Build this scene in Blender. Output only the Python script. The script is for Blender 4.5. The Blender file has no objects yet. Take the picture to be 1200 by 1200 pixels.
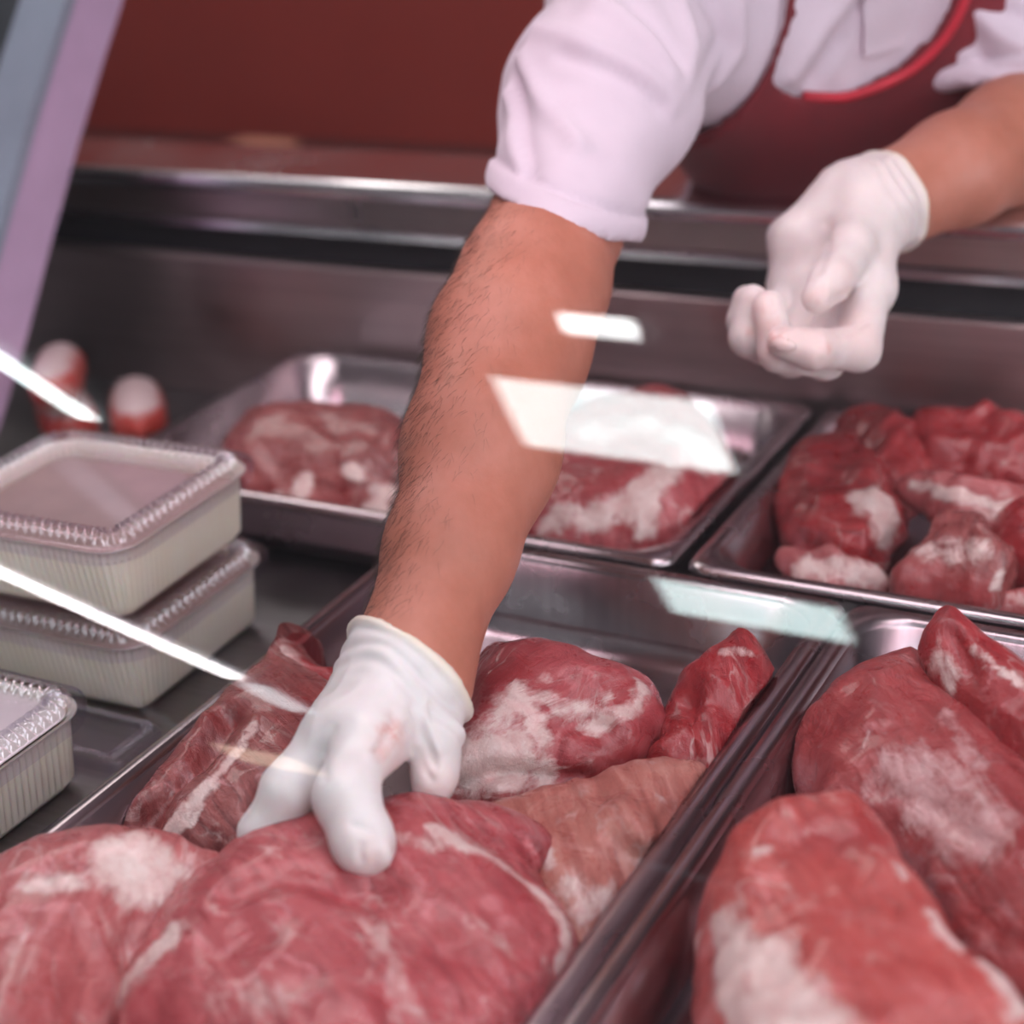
import bpy, math, random
import numpy as np
from mathutils import Matrix, Vector

random.seed(7)
rng = np.random.default_rng(7)
scene = bpy.context.scene
COL = scene.collection

# ------------------------------------------------------------------ camera
F = 1962.0                                   # focal length in pixels of a 1200 px frame
def nv(v):
    v = np.array(v, float); return v / np.linalg.norm(v)
_dy = nv((1150, -974, F)); _dx = nv((3849, 593, -F)); _dz = np.cross(_dx, _dy)
if _dz[1] > 0: _dz = -_dz
RW = np.array([_dx, _dy, _dz])               # camera vector (right, down, forward) -> world
CP = np.array([0.0, 0.0, 0.52])
cam_d = bpy.data.cameras.new('camera'); cam = bpy.data.objects.new('camera', cam_d); COL.objects.link(cam)
r_, u_, b_ = RW @ (1, 0, 0), RW @ (0, -1, 0), RW @ (0, 0, -1)
m = Matrix.Identity(4)
for i in range(3):
    m[i][0], m[i][1], m[i][2], m[i][3] = r_[i], u_[i], b_[i], CP[i]
cam.matrix_world = m
cam_d.sensor_width = 36; cam_d.lens = F / 1200 * 36; cam_d.clip_start = 0.02
cam_d.dof.use_dof = True; cam_d.dof.focus_distance = 0.985; cam_d.dof.aperture_fstop = 3.4
scene.camera = cam

# ------------------------------------------------------------------ world and exposure
w = bpy.data.worlds.new('world'); scene.world = w; w.use_nodes = True
bg = w.node_tree.nodes['Background']; bg.inputs[0].default_value = (0.80, 0.80, 0.92, 1); bg.inputs[1].default_value = 0.55
scene.view_settings.view_transform = 'Standard'; scene.view_settings.look = 'None'
scene.view_settings.exposure = -0.12; scene.view_settings.gamma = 1.0
scene.view_settings.use_curve_mapping = False
scene.cycles.transparent_max_bounces = 24
CEIL = 1.9                                   # z = 0 is the rim of the trays
# x0, x1, y0, y1, strength, colour, label  (ceiling panels of the shop, some added for light)
LAMPS = [
    (-1.05, -0.93, -0.43, -0.37, 20, (1, 1, 1), 'tiny bright ceiling spot panel over the customer side'),
    (-1.21, -0.85, -0.86, -0.61, 10, (.86, 1, 1), 'square cool white ceiling panel nearest the glass'),
    (-1.10, -0.76, -1.55, -1.38, 9, (.80, 1, 1), 'narrow cool white ceiling panel further from the glass'),
    (-1.5, 0.3, 0.65, 1.15, 7, (1, .88, .90), 'added long warm light panel above the display case'),  # unseen panel added as main light over the case
    (-0.28, 1.4, -2.2, 0.5, 3.4, (.93, .93, 1), 'added large cool fill panel to the right of the case'),  # unseen panel added as frontal fill for side faces
    (-2.7, -1.9, 1.4, 2.6, 6, (1, .92, .88), 'ceiling panel above the back counter'),
]

# ------------------------------------------------------------------ measuring helpers
def ray(px, py): return RW @ nv((px - 600, py - 600, F))
def at(px, py, z=0.0):
    d = ray(px, py); return CP + d * ((z - CP[2]) / d[2])
def atD(px, py, D): return CP + RW @ (np.array((px - 600, py - 600, F)) / F * D)
def atY(px, py, Y):
    d = ray(px, py); return CP + d * (Y / d[1])
def proj(P):
    c = (np.asarray(P) - CP) @ RW
    return np.stack([600 + F * c[..., 0] / c[..., 2], 600 + F * c[..., 1] / c[..., 2], c[..., 2]], -1)

# ------------------------------------------------------------------ materials
MATS = {}
class NT:
    def __init__(s, name):
        s.m = bpy.data.materials.new(name); s.m.use_nodes = True
        s.t = s.m.node_tree; s.n = s.t.nodes; s.l = s.t.links
        s.p = s.n['Principled BSDF']; s.out = s.n['Material Output']
    def add(s, typ, **kw):
        n = s.n.new(typ)
        for k, v in kw.items(): setattr(n, k, v)
        return n
    def link(s, a, b): s.l.new(a, b)
    def coords(s, scale=(1, 1, 1), rotz=0.0, kind='Object'):
        tc = s.add('ShaderNodeTexCoord'); mp = s.add('ShaderNodeMapping')
        mp.inputs['Scale'].default_value = scale
        rot = s.add('ShaderNodeMapping'); rot.inputs['Rotation'].default_value = (0, 0, rotz)
        s.link(tc.outputs[kind], rot.inputs[0]); s.link(rot.outputs[0], mp.inputs[0]); return mp.outputs[0]
    def noise(s, vec, scale=5, detail=4, rough=.55, dist=0):
        n = s.add('ShaderNodeTexNoise'); n.inputs['Scale'].default_value = scale
        n.inputs['Detail'].default_value = detail; n.inputs['Roughness'].default_value = rough
        n.inputs['Distortion'].default_value = dist
        if vec is not None: s.link(vec, n.inputs['Vector'])
        return n.outputs[0]
    def ramp(s, fac, stops):
        r = s.add('ShaderNodeValToRGB'); e = r.color_ramp.elements
        while len(e) < len(stops): e.new(.5)
        for q, (p, c) in zip(e, stops):
            q.position = p; q.color = (*c, 1) if len(c) == 3 else c
        s.link(fac, r.inputs[0]); return r.outputs[0]
    def mix(s, fac, a, b, blend='MIX'):
        n = s.add('ShaderNodeMix', data_type='RGBA', blend_type=blend)
        for sock, v in ((n.inputs[0], fac), (n.inputs[6], a), (n.inputs[7], b)):
            if isinstance(v, (int, float)): sock.default_value = v
            elif isinstance(v, tuple): sock.default_value = (*v, 1)
            else: s.link(v, sock)
        return n.outputs[2]
    def math(s, op, a, b=None, clamp=False):
        n = s.add('ShaderNodeMath', operation=op, use_clamp=clamp)
        for sock, v in zip(n.inputs, (a, b)):
            if v is None: continue
            if isinstance(v, (int, float)): sock.default_value = v
            else: s.link(v, sock)
        return n.outputs[0]
    def attr(s, name):
        a = s.add('ShaderNodeAttribute', attribute_name=name); return a.outputs['Fac']
    def bump(s, h, strength=.3, dist=.002):
        b = s.add('ShaderNodeBump'); b.inputs['Strength'].default_value = strength
        b.inputs['Distance'].default_value = dist; s.link(h, b.inputs['Height'])
        s.link(b.outputs[0], s.p.inputs['Normal']); return b
    def set(s, **kw):
        for k, v in kw.items():
            sock = s.p.inputs[k.replace('_', ' ')]
            if isinstance(v, tuple): sock.default_value = (*v, 1)
            elif isinstance(v, (int, float)): sock.default_value = v
            else: s.link(v, sock)
        return s

def plain(name, col, rough=.5, metal=0.0, var=.12, scale=30, bump=0.0, **kw):
    if name in MATS: return MATS[name]
    t = NT(name); v = t.coords(); n = t.noise(v, scale, 5)
    c = t.ramp(n, [(.3, tuple(x * (1 - var) for x in col)), (.7, tuple(min(1, x * (1 + var)) for x in col))])
    t.set(Base_Color=c, Roughness=rough, Metallic=metal, **kw)
    if bump: t.bump(n, bump, .001)
    MATS[name] = t.m; return t.m

def steel(name, col=(.56, .53, .54), rough=.28, brush=(4, 260, 260)):
    if name in MATS: return MATS[name]
    t = NT(name); v = t.coords(brush); n = t.noise(v, 1.0, 3)
    c = t.ramp(n, [(.3, tuple(x * .85 for x in col)), (.7, col)])
    big = t.noise(t.coords(), 9, 4)
    rr = t.ramp(big, [(.3, (rough * .8,) * 3), (.75, (rough * 1.35,) * 3)])
    t.set(Base_Color=c, Metallic=1.0, Roughness=rr); t.bump(n, .06, .0006)
    MATS[name] = t.m; return t.m

def clear(name, tint=(.98, .98, 1), base=.05, gain=.95, gloss_rough=0.0, gcol=(1, 1, 1)):
    if name in MATS: return MATS[name]
    t = NT(name); t.n.remove(t.p)
    lw = t.add('ShaderNodeLayerWeight'); lw.inputs[0].default_value = .5
    p5 = t.math('POWER', lw.outputs['Facing'], 5.0)
    f = t.math('ADD', t.math('MULTIPLY', p5, gain), base, clamp=True)
    tr = t.add('ShaderNodeBsdfTransparent'); tr.inputs[0].default_value = (*tint, 1)
    gl = t.add('ShaderNodeBsdfGlossy'); gl.inputs['Roughness'].default_value = gloss_rough; gl.inputs[0].default_value = (*gcol, 1)
    mx = t.add('ShaderNodeMixShader'); t.link(f, mx.inputs[0]); t.link(tr.outputs[0], mx.inputs[1]); t.link(gl.outputs[0], mx.inputs[2])
    t.link(mx.outputs[0], t.out.inputs[0]); MATS[name] = t.m; return t.m

def emit(name, col, strength):
    t = NT(name); t.n.remove(t.p); e = t.add('ShaderNodeEmission')
    e.inputs[0].default_value = (*col, 1); e.inputs[1].default_value = strength
    t.link(e.outputs[0], t.out.inputs[0]); return t.m

def meat_mat(name, lo, mid, hi, grain=0.0, fat=(.74, .60, .57), gs=(26, 160, 70), rough=.33, veil=.0, red=(.30, .022, .026)):
    """muscle: colour varies along its grain; attribute 'fat' gives fascia/fat, 'dark' deep red muscle"""
    t = NT(name)
    grainv = t.coords(gs, grain); o = t.coords()
    ng = t.noise(grainv, 1.0, 6, .65, .6); nb = t.noise(o, 20, 5, .62, .4); nf = t.noise(o, 150, 4, .65); nl = t.noise(o, 8, 3, .5)
    c = t.ramp(nb, [(.30, lo), (.5, mid), (.72, hi)])
    g = t.ramp(ng, [(.36, tuple(x * .66 for x in lo)), (.5, mid), (.68, tuple(min(1, x * 1.15 + .02) for x in hi))])
    c = t.mix(t.ramp(nl, [(.35, (.25,) * 3), (.65, (.65,) * 3)]), c, g)
    dk = t.math('ADD', t.attr('dark'), t.math('MULTIPLY', t.math('SUBTRACT', nb, .5), .7))
    dk = t.math('MULTIPLY', dk, t.ramp(t.attr('dark'), [(.03, (0, 0, 0)), (.3, (1, 1, 1))]), clamp=True)
    c = t.mix(dk, c, red)
    # silvery membrane patches and thin connective threads
    wv = t.noise(t.coords((gs[0] * .5, gs[1] * .30, gs[2] * .6), grain + .25), 1.0, 7, .72, 1.4)
    vl = t.math('MULTIPLY', t.ramp(wv, [(.50, (0, 0, 0)), (.72, (1, 1, 1))]), t.ramp(nl, [(.45, (0, 0, 0)), (.7, (veil * 1.0,) * 3)]))
    c = t.mix(vl, c, tuple(min(1, x * .50 + .26) for x in fat))
    th = t.math('ABSOLUTE', t.math('SUBTRACT', t.noise(t.coords((gs[0] * .35, gs[1] * .16, 16), grain - .2), 1.0, 4, .55, 1.0), .5))
    tl = t.math('MULTIPLY', t.ramp(th, [(.004, (1, 1, 1)), (.016, (0, 0, 0))]), t.ramp(nb, [(.48, (0, 0, 0)), (.62, (.38,) * 3)]))
    c = t.mix(tl, c, tuple(x * .92 for x in fat))
    ff = t.math('ADD', t.attr('fat'), t.math('MULTIPLY', t.math('SUBTRACT', nf, .5), .55))
    ff = t.math('ADD', ff, t.math('MULTIPLY', t.math('SUBTRACT', wv, .5), 1.5))
    has = t.ramp(t.attr('fat'), [(.06, (0, 0, 0)), (.40, (.95, .95, .95))])
    fr = t.ramp(ff, [(.32, (0, 0, 0)), (.72, (1, 1, 1))])
    ff = t.math('MULTIPLY', has, fr)
    fcol = t.ramp(t.noise(o, 70, 5, .7), [(.32, tuple(x * y for x, y in zip(fat, (.84, .66, .66)))), (.62, fat)])
    c = t.mix(ff, c, fcol)
    nm = t.noise(o, 48, 6, .66, .8)
    hgt = t.math('ADD', t.math('ADD', t.math('MULTIPLY', ng, .9), t.math('MULTIPLY', nf, .5)), t.math('ADD', t.math('MULTIPLY', nm, 1.7), t.math('MULTIPLY', ff, .5)))
    rr = t.ramp(nm, [(.35, (rough * .55,) * 3), (.65, (rough * 1.45,) * 3)])
    t.set(Base_Color=c, Roughness=rr, Coat_Weight=.35, Coat_Roughness=.10, Subsurface_Weight=.10, Subsurface_Scale=.010)
    t.p.inputs['Subsurface Radius'].default_value = (1, .25, .2)
    t.bump(hgt, .5, .003)
    return t.m

# ------------------------------------------------------------------ mesh helpers
def tag(o, label=None, cat=None, group=None, kind=None):
    if label: o['label'] = label
    if cat: o['category'] = cat
    if group: o['group'] = group
    if kind: o['kind'] = kind
    return o
def empty(name, loc=(0, 0, 0), rz=0.0, parent=None):
    o = bpy.data.objects.new(name, None); COL.objects.link(o); o.location = loc; o.rotation_euler = (0, 0, rz)
    o.empty_display_size = .02
    if parent: o.parent = parent
    return o
def mesh_obj(name, V, Fc, mat, parent=None, smooth=True, attrs=None, world=False):
    me = bpy.data.meshes.new(name)
    V = np.asarray(V, np.float32)
    if isinstance(Fc, np.ndarray):
        n, k = Fc.shape
        me.vertices.add(len(V)); me.vertices.foreach_set('co', V.ravel())
        me.loops.add(n * k); me.loops.foreach_set('vertex_index', Fc.astype(np.int32).ravel())
        me.polygons.add(n); me.polygons.foreach_set('loop_start', np.arange(0, n * k, k, dtype=np.int32))
        me.polygons.foreach_set('loop_total', np.full(n, k, np.int32)); me.update(calc_edges=True)
    else:
        me.from_pydata([tuple(map(float, v)) for v in V], [], Fc)
    if smooth: me.polygons.foreach_set('use_smooth', np.ones(len(me.polygons), bool))
    for k, a in (attrs or {}).items():
        at_ = me.attributes.new(k, 'FLOAT', 'POINT'); at_.data.foreach_set('value', np.asarray(a, np.float32))
    me.materials.append(mat); me.update()
    o = bpy.data.objects.new(name, me); COL.objects.link(o)
    if parent: o.parent = parent
    return o

class MB:
    def __init__(s): s.v = []; s.f = []
    def box(s, x0, x1, y0, y1, z0, z1, bev=0.0):
        b = bev; n = len(s.v)
        if not b:
            s.v += [(x, y, z) for z in (z0, z1) for y in (y0, y1) for x in (x0, x1)]
            s.f += [tuple(n + i for i in q) for q in ((0, 2, 3, 1), (4, 5, 7, 6), (0, 1, 5, 4), (2, 6, 7, 3), (0, 4, 6, 2), (1, 3, 7, 5))]
            return s
        # chamfered box: 24 verts
        idx = {}
        for i, x in enumerate((x0, x1)):
            for j, y in enumerate((y0, y1)):
                for k, z in enumerate((z0, z1)):
                    sx, sy, sz = (b, -b)[i], (b, -b)[j], (b, -b)[k]
                    idx[i, j, k, 0] = len(s.v); s.v.append((x, y + sy, z + sz))
                    idx[i, j, k, 1] = len(s.v); s.v.append((x + sx, y, z + sz))
                    idx[i, j, k, 2] = len(s.v); s.v.append((x + sx, y + sy, z))
        for i in (0, 1):
            q = [idx[i, 0, 0, 0], idx[i, 1, 0, 0], idx[i, 1, 1, 0], idx[i, 0, 1, 0]]; s.f.append(q if i else q[::-1])
            q = [idx[0, i, 0, 1], idx[1, i, 0, 1], idx[1, i, 1, 1], idx[0, i, 1, 1]]; s.f.append(q[::-1] if i else q)
            q = [idx[0, 0, i, 2], idx[1, 0, i, 2], idx[1, 1, i, 2], idx[0, 1, i, 2]]; s.f.append(q if i else q[::-1])
        for i in (0, 1):
            for j in (0, 1):
                s.f.append([idx[i, j, 0, 0], idx[i, j, 1, 0], idx[i, j, 1, 1], idx[i, j, 0, 1]])
                s.f.append([idx[i, 0, j, 0], idx[i, 1, j, 0], idx[i, 1, j, 2], idx[i, 0, j, 2]])
                s.f.append([idx[0, i, j, 1], idx[1, i, j, 1], idx[1, i, j, 2], idx[0, i, j, 2]])
                for k in (0, 1): s.f.append([idx[i, j, k, 0], idx[i, j, k, 1], idx[i, j, k, 2]])
        return s
    def loft(s, loops, close=True, cap0=False, cap1=False):
        n = len(loops[0]); base = len(s.v)
        for L in loops: s.v += [tuple(p) for p in L]
        for a in range(len(loops) - 1):
            for i in range(n if close else n - 1):
                j = (i + 1) % n
                s.f.append((base + a * n + i, base + a * n + j, base + (a + 1) * n + j, base + (a + 1) * n + i))
        if cap0: s.f.append(tuple(base + i for i in range(n))[::-1])
        if cap1: s.f.append(tuple(base + (len(loops) - 1) * n + i for i in range(n)))
        return s
    def build(s, name, mat, parent=None, smooth=False):
        import bmesh
        o = mesh_obj(name, s.v, s.f, mat, parent, smooth)
        bm = bmesh.new(); bm.from_mesh(o.data); bmesh.ops.recalc_face_normals(bm, faces=bm.faces); bm.to_mesh(o.data); bm.free()
        return o

def rrect(hx, hy, r, z, n=10, cx=0, cy=0):
    pts = []
    for (sx, sy, a0) in ((1, 1, 0), (-1, 1, 90), (-1, -1, 180), (1, -1, 270)):
        for i in range(n + 1):
            a = math.radians(a0 + 90 * i / n)
            pts.append((cx + sx * (hx - r) + r * math.cos(a), cy + sy * (hy - r) + r * math.sin(a), z))
    return pts
def rr_dense(hx, hy, r, step):
    """dense closed rounded rectangle: points, outward normals, arc length"""
    P = np.array(rrect(hx, hy, r, 0, 12))[:, :2]; P = np.vstack([P, P[:1]])
    L = np.r_[0, np.cumsum(np.linalg.norm(np.diff(P, axis=0), axis=1))]
    n = int(round(L[-1] / step)); t = np.arange(n) * L[-1] / n
    Q = np.stack([np.interp(t, L, P[:, 0]), np.interp(t, L, P[:, 1])], 1)
    T = np.roll(Q, -1, 0) - np.roll(Q, 1, 0); T /= np.linalg.norm(T, axis=1)[:, None]
    return Q, np.stack([T[:, 1], -T[:, 0]], 1), t, L[-1]

def tube(name, pts, rad, mat, parent=None, seg=8):
    P = np.array(pts, float); mb = MB(); loops = []
    T = np.gradient(P, axis=0); T /= np.linalg.norm(T, axis=1)[:, None]
    up = np.array((0, 0, 1.)) if abs(T[0][2]) < .9 else np.array((1., 0, 0))
    N = np.cross(T[0], up); N /= np.linalg.norm(N)
    rads = rad if hasattr(rad, '__len__') else [rad] * len(P)
    for p, t, r in zip(P, T, rads):
        N = N - t * (N @ t); N /= np.linalg.norm(N); B = np.cross(t, N)
        loops.append([p + r * (math.cos(a) * N + math.sin(a) * B) for a in np.linspace(0, 2 * math.pi, seg, endpoint=False)])
    mb.loft(loops, cap0=True, cap1=True); return mb.build(name, mat, parent, True)

# ------------------------------------------------------------------ implicit surfaces
_tab = np.random.default_rng(3).random((32, 32, 32)).astype(np.float32)
def vnoise(P, scale, seed=0):
    """smooth value noise in -1..1"""
    q = np.asarray(P, np.float64) * scale + seed * 7.31; i = np.floor(q).astype(int); f = q - i; f = f * f * (3 - 2 * f)
    r = 0
    for a in (0, 1):
        for b in (0, 1):
            for c in (0, 1):
                wgt = (f[..., 0] if a else 1 - f[..., 0]) * (f[..., 1] if b else 1 - f[..., 1]) * (f[..., 2] if c else 1 - f[..., 2])
                r = r + wgt * _tab[(i[..., 0] + a) % 32, (i[..., 1] + b) % 32, (i[..., 2] + c) % 32]
    return r * 2 - 1
def smin(a, b, k):
    h = np.maximum(k - np.abs(a - b), 0) / k
    return np.minimum(a, b) - h * h * k * .25

class Field:
    def __init__(s, lo, hi, step):
        s.lo = np.array(lo, float); s.st = step
        n = np.ceil((np.array(hi) - s.lo) / step).astype(int) + 1
        s.ax = [s.lo[i] + step * np.arange(n[i]) for i in range(3)]
        s.d = np.full(tuple(n), 1.0, np.float32)
    def sub(s, lo, hi):
        sl = []
        for i in range(3):
            a = int(np.clip(math.floor((lo[i] - s.lo[i]) / s.st), 0, len(s.ax[i])))
            b = int(np.clip(math.ceil((hi[i] - s.lo[i]) / s.st) + 1, 0, len(s.ax[i]))); sl.append(slice(a, b))
        return tuple(sl)
    def grid(s, sl):
        return (s.ax[0][sl[0]][:, None, None].astype(np.float32), s.ax[1][sl[1]][None, :, None].astype(np.float32), s.ax[2][sl[2]][None, None, :].astype(np.float32))
    def cone(s, a, b, ra, rb, k=.01, flat=None):
        a = np.array(a, float); b = np.array(b, float); R = max(ra, rb) + k + 3 * s.st
        sl = s.sub(np.minimum(a, b) - R, np.maximum(a, b) + R)
        if any(q.stop <= q.start for q in sl): return s
        x, y, z = s.grid(sl); ab = b - a; L2 = max(float(ab @ ab), 1e-9)
        dx, dy, dz = x - a[0], y - a[1], z - a[2]
        t = np.clip((dx * ab[0] + dy * ab[1] + dz * ab[2]) / L2, 0, 1)
        dx = dx - t * ab[0]; dy = dy - t * ab[1]; dz = dz - t * ab[2]
        d2 = dx * dx + dy * dy + dz * dz
        if flat is not None:                              # flatten: (axis, factor) makes it thinner along axis
            ax, fct = flat; ax = nv(ax); q = dx * ax[0] + dy * ax[1] + dz * ax[2]; d2 = d2 + q * q * (fct * fct - 1)
        d = np.sqrt(np.maximum(d2, 0)) - (ra + (rb - ra) * t)
        s.d[sl] = smin(s.d[sl], d.astype(np.float32), k); return s
    def chain(s, pts, k=.01, flat=None):
        for (a, ra), (b, rb) in zip(pts[:-1], pts[1:]): s.cone(a, b, ra, rb, k, flat)
        return s
    def ell(s, c, r, k=.01, rot=None):
        c = np.array(c, float); r = np.array(r, float); R = r.max() + k + 3 * s.st
        sl = s.sub(c - R, c + R)
        if any(q.stop <= q.start for q in sl): return s
        x, y, z = s.grid(sl); D = [x - c[0], y - c[1], z - c[2]]
        if rot is not None: D = [D[0] * rot[i][0] + D[1] * rot[i][1] + D[2] * rot[i][2] for i in range(3)]
        k0 = np.sqrt((D[0] / r[0]) ** 2 + (D[1] / r[1]) ** 2 + (D[2] / r[2]) ** 2)
        k1 = np.sqrt((D[0] / r[0] ** 2) ** 2 + (D[1] / r[1] ** 2) ** 2 + (D[2] / r[2] ** 2) ** 2)
        d = k0 * (k0 - 1) / np.maximum(k1, 1e-6)
        s.d[sl] = smin(s.d[sl], d.astype(np.float32), k); return s
    def full(s): return s.grid((slice(None),) * 3)
    def cut(s, p, n):                                     # keep the side n points away from
        x, y, z = s.full(); n = nv(n)
        s.d = np.maximum(s.d, ((x - p[0]) * n[0] + (y - p[1]) * n[1] + (z - p[2]) * n[2]).astype(np.float32)); return s
    def mesh(s, smooth=2):
        d = s.d; ins = d < 0
        n = np.array(d.shape) - 1
        cnt = np.zeros(tuple(n), np.int8)
        cs = [(a, b, c) for a in (0, 1) for b in (0, 1) for c in (0, 1)]
        for a, b, c in cs: cnt += ins[a:a + n[0], b:b + n[1], c:c + n[2]]
        I = np.argwhere((cnt > 0) & (cnt < 8))
        vals = {c: d[I[:, 0] + c[0], I[:, 1] + c[1], I[:, 2] + c[2]].astype(float) for c in cs}
        acc = np.zeros((len(I), 3)); num = np.zeros(len(I))
        for c in cs:
            for ax in range(3):
                if c[ax]: continue
                e = list(c); e[ax] = 1; e = tuple(e); va, vb = vals[c], vals[e]
                mk = (va < 0) != (vb < 0); t = np.where(mk, va / np.where(mk, va - vb, 1), 0)
                pt = np.tile(np.array(c, float), (len(I), 1)); pt[:, ax] += t
                acc += pt * mk[:, None]; num += mk
        V = s.lo + (I + acc / num[:, None]) * s.st
        idm = np.full(tuple(n), -1, np.int32); idm[I[:, 0], I[:, 1], I[:, 2]] = np.arange(len(I))
        Q = []
        for ax in range(3):
            o1, o2 = [q for q in range(3) if q != ax]
            sa = [slice(None)] * 3; sb = [slice(None)] * 3; sa[ax] = slice(0, -1); sb[ax] = slice(1, None)
            e = np.argwhere(ins[tuple(sa)] != ins[tuple(sb)])
            ok = (e[:, o1] > 0) & (e[:, o2] > 0) & (e[:, o1] < d.shape[o1] - 1) & (e[:, o2] < d.shape[o2] - 1); e = e[ok]
            def cell(da, db):
                q = e.copy(); q[:, o1] -= da; q[:, o2] -= db; return idm[q[:, 0], q[:, 1], q[:, 2]]
            q = np.stack([cell(1, 1), cell(0, 1), cell(0, 0), cell(1, 0)], 1)
            fl = ins[e[:, 0], e[:, 1], e[:, 2]]
            if ax == 1: fl = ~fl
            q[~fl] = q[~fl][:, ::-1]; Q.append(q)
        Q = np.vstack(Q)
        for _ in range(smooth): V = relax(V, Q, .5)
        return V, Q
def relax(V, Q, f):
    acc = np.zeros_like(V); cnt = np.zeros(len(V))
    for a in range(4):
        b = (a + 1) % 4
        for i, j in ((a, b), (b, a)):
            for c in range(3): acc[:, c] += np.bincount(Q[:, i], V[Q[:, j], c], len(V))
            cnt += np.bincount(Q[:, i], minlength=len(V))
    return V * (1 - f) + f * acc / np.maximum(cnt, 1)[:, None]
def normals(V, Q):
    n = np.cross(V[Q[:, 2]] - V[Q[:, 0]], V[Q[:, 3]] - V[Q[:, 1]]); N = np.zeros_like(V)
    for i in range(4):
        for c in range(3): N[:, c] += np.bincount(Q[:, i], n[:, c], len(V))
    return N / np.maximum(np.linalg.norm(N, axis=1), 1e-12)[:, None]
def on_surface(V, px, py, PR):
    d2 = (PR[:, 0] - px) ** 2 + (PR[:, 1] - py) ** 2
    near = d2 < max(64, d2.min() * 1.5)
    i = np.where(near)[0]; return V[i[np.argmin(PR[i, 2])]]
def seg_dist(V, pts):
    pts = [np.asarray(p, float) for p in pts]
    if len(pts) == 1: return np.linalg.norm(V - pts[0], axis=1)
    best = np.full(len(V), 9.)
    for a, b in zip(pts[:-1], pts[1:]):
        ab = b - a; t = np.clip((V - a) @ ab / max(ab @ ab, 1e-9), 0, 1)
        best = np.minimum(best, np.linalg.norm(V - a - t[:, None] * ab, axis=1))
    return best
def paint(V, PR, spec):
    """spec: list of (points on the thing, radius in metres, strength) -> soft field on its surface"""
    a = np.zeros(len(V))
    for pts, r, s in spec:
        W = [on_surface(V, px, py, PR) for px, py in pts]
        dd = seg_dist(V, W) + .35 * r * vnoise(V, 1.5 / r, 5) + .30 * r * vnoise(V, .7 / r, 9)
        a = np.maximum(a, s * np.exp(-.75 * (np.maximum(dd, 0) / r) ** 2))
    return a
def catmull(P, n=4):
    P = np.asarray(P, float); out = []; N = len(P)
    for i in range(N):
        p0, p1, p2, p3 = P[i - 1], P[i], P[(i + 1) % N], P[(i + 2) % N]
        for j in range(n):
            t = j / n
            out.append(.5 * ((2 * p1) + (-p0 + p2) * t + (2 * p0 - 5 * p1 + 4 * p2 - p3) * t * t + (-p0 + 3 * p1 - 3 * p2 + p3) * t ** 3))
    return np.array(out)
def poly_sdf(X, Y, P):
    d = np.full(X.shape, 1e9); sg = np.ones(X.shape)
    for i in range(len(P)):
        a, b = P[i], P[i - 1]; ex, ey = b - a; wx, wy = X - a[0], Y - a[1]
        t = np.clip((wx * ex + wy * ey) / max(ex * ex + ey * ey, 1e-12), 0, 1)
        d = np.minimum(d, (wx - ex * t) ** 2 + (wy - ey * t) ** 2)
        c1 = Y >= a[1]; c2 = Y < b[1]; c3 = ex * wy > ey * wx
        sg = np.where((c1 & c2 & c3) | (~c1 & ~c2 & ~c3), -sg, sg)
    return sg * np.sqrt(d)

# ================================================================== LARGE STRUCTURE
X0, X1 = -3.6, 2.2
o = MB().box(X0, X1, -4.2, 3.4, -1.0, -.95).build('floor', plain('floor_tile', (.36, .34, .34), .45, scale=3)); tag(o, 'grey shop floor', kind='structure')
red = NT('red_wall'); n = red.noise(red.coords(), 1.1, 3)
red.set(Base_Color=red.ramp(n, [(.3, (.33, .044, .036)), (.7, (.42, .058, .046))]), Roughness=.5)
o = MB().box(X0, X1, 3.3, 3.4, -.95, CEIL).build('wall_back', red.m); tag(o, 'plain deep red back wall of the shop', kind='structure')
o = MB().box(X0 - .1, X0, -4.2, 3.4, -.95, CEIL).build('wall_left', plain('dark_wall', (.055, .065, .075), .6, scale=2)); tag(o, 'dark blue grey side wall', kind='structure')
o = MB().box(X0, X1, -4.3, -4.2, -.95, CEIL).build('wall_front', plain('shop_wall', (.20, .19, .215), .7, scale=2)); tag(o, 'grey wall of the shop behind the customer', kind='structure')
o = MB().box(X1, X1 + .1, -4.3, 3.4, -.95, CEIL).build('wall_right', plain('shop_wall', (.20, .19, .215), .7, scale=2)); tag(o, 'grey side wall of the shop on the right', kind='structure')
fill_win = empty('fill_window_1', (X1, -.6, .65)); tag(fill_win, 'added bright fill light framed as a window in the right wall', kind='structure')  # unseen window added to light tub sides and arm from the right
MB().box(-.035, -.005, -1.6, 1.6, -.8, .8).build('pane', emit('window_fill_light', (.97, .96, 1), 5.0), fill_win)
for a_ in (-1.65, -.025, 1.6): MB().box(-.06, -.0005, a_, a_ + .05, -.85, .85, .004).build('mullion', plain('lamp_frame', (.8, .8, .8), .4), fill_win)
for a_ in (-.85, .80): MB().box(-.06, -.0005, -1.65, 1.65, a_, a_ + .05, .004).build('frame_bar', plain('lamp_frame', (.8, .8, .8), .4), fill_win)
o = MB().box(X0, X1, -4.2, 3.4, CEIL + .03, CEIL + .08).build('ceiling', plain('ceiling_paint', (.24, .235, .255), .8, scale=2)); tag(o, 'pale shop ceiling', kind='structure')

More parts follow.
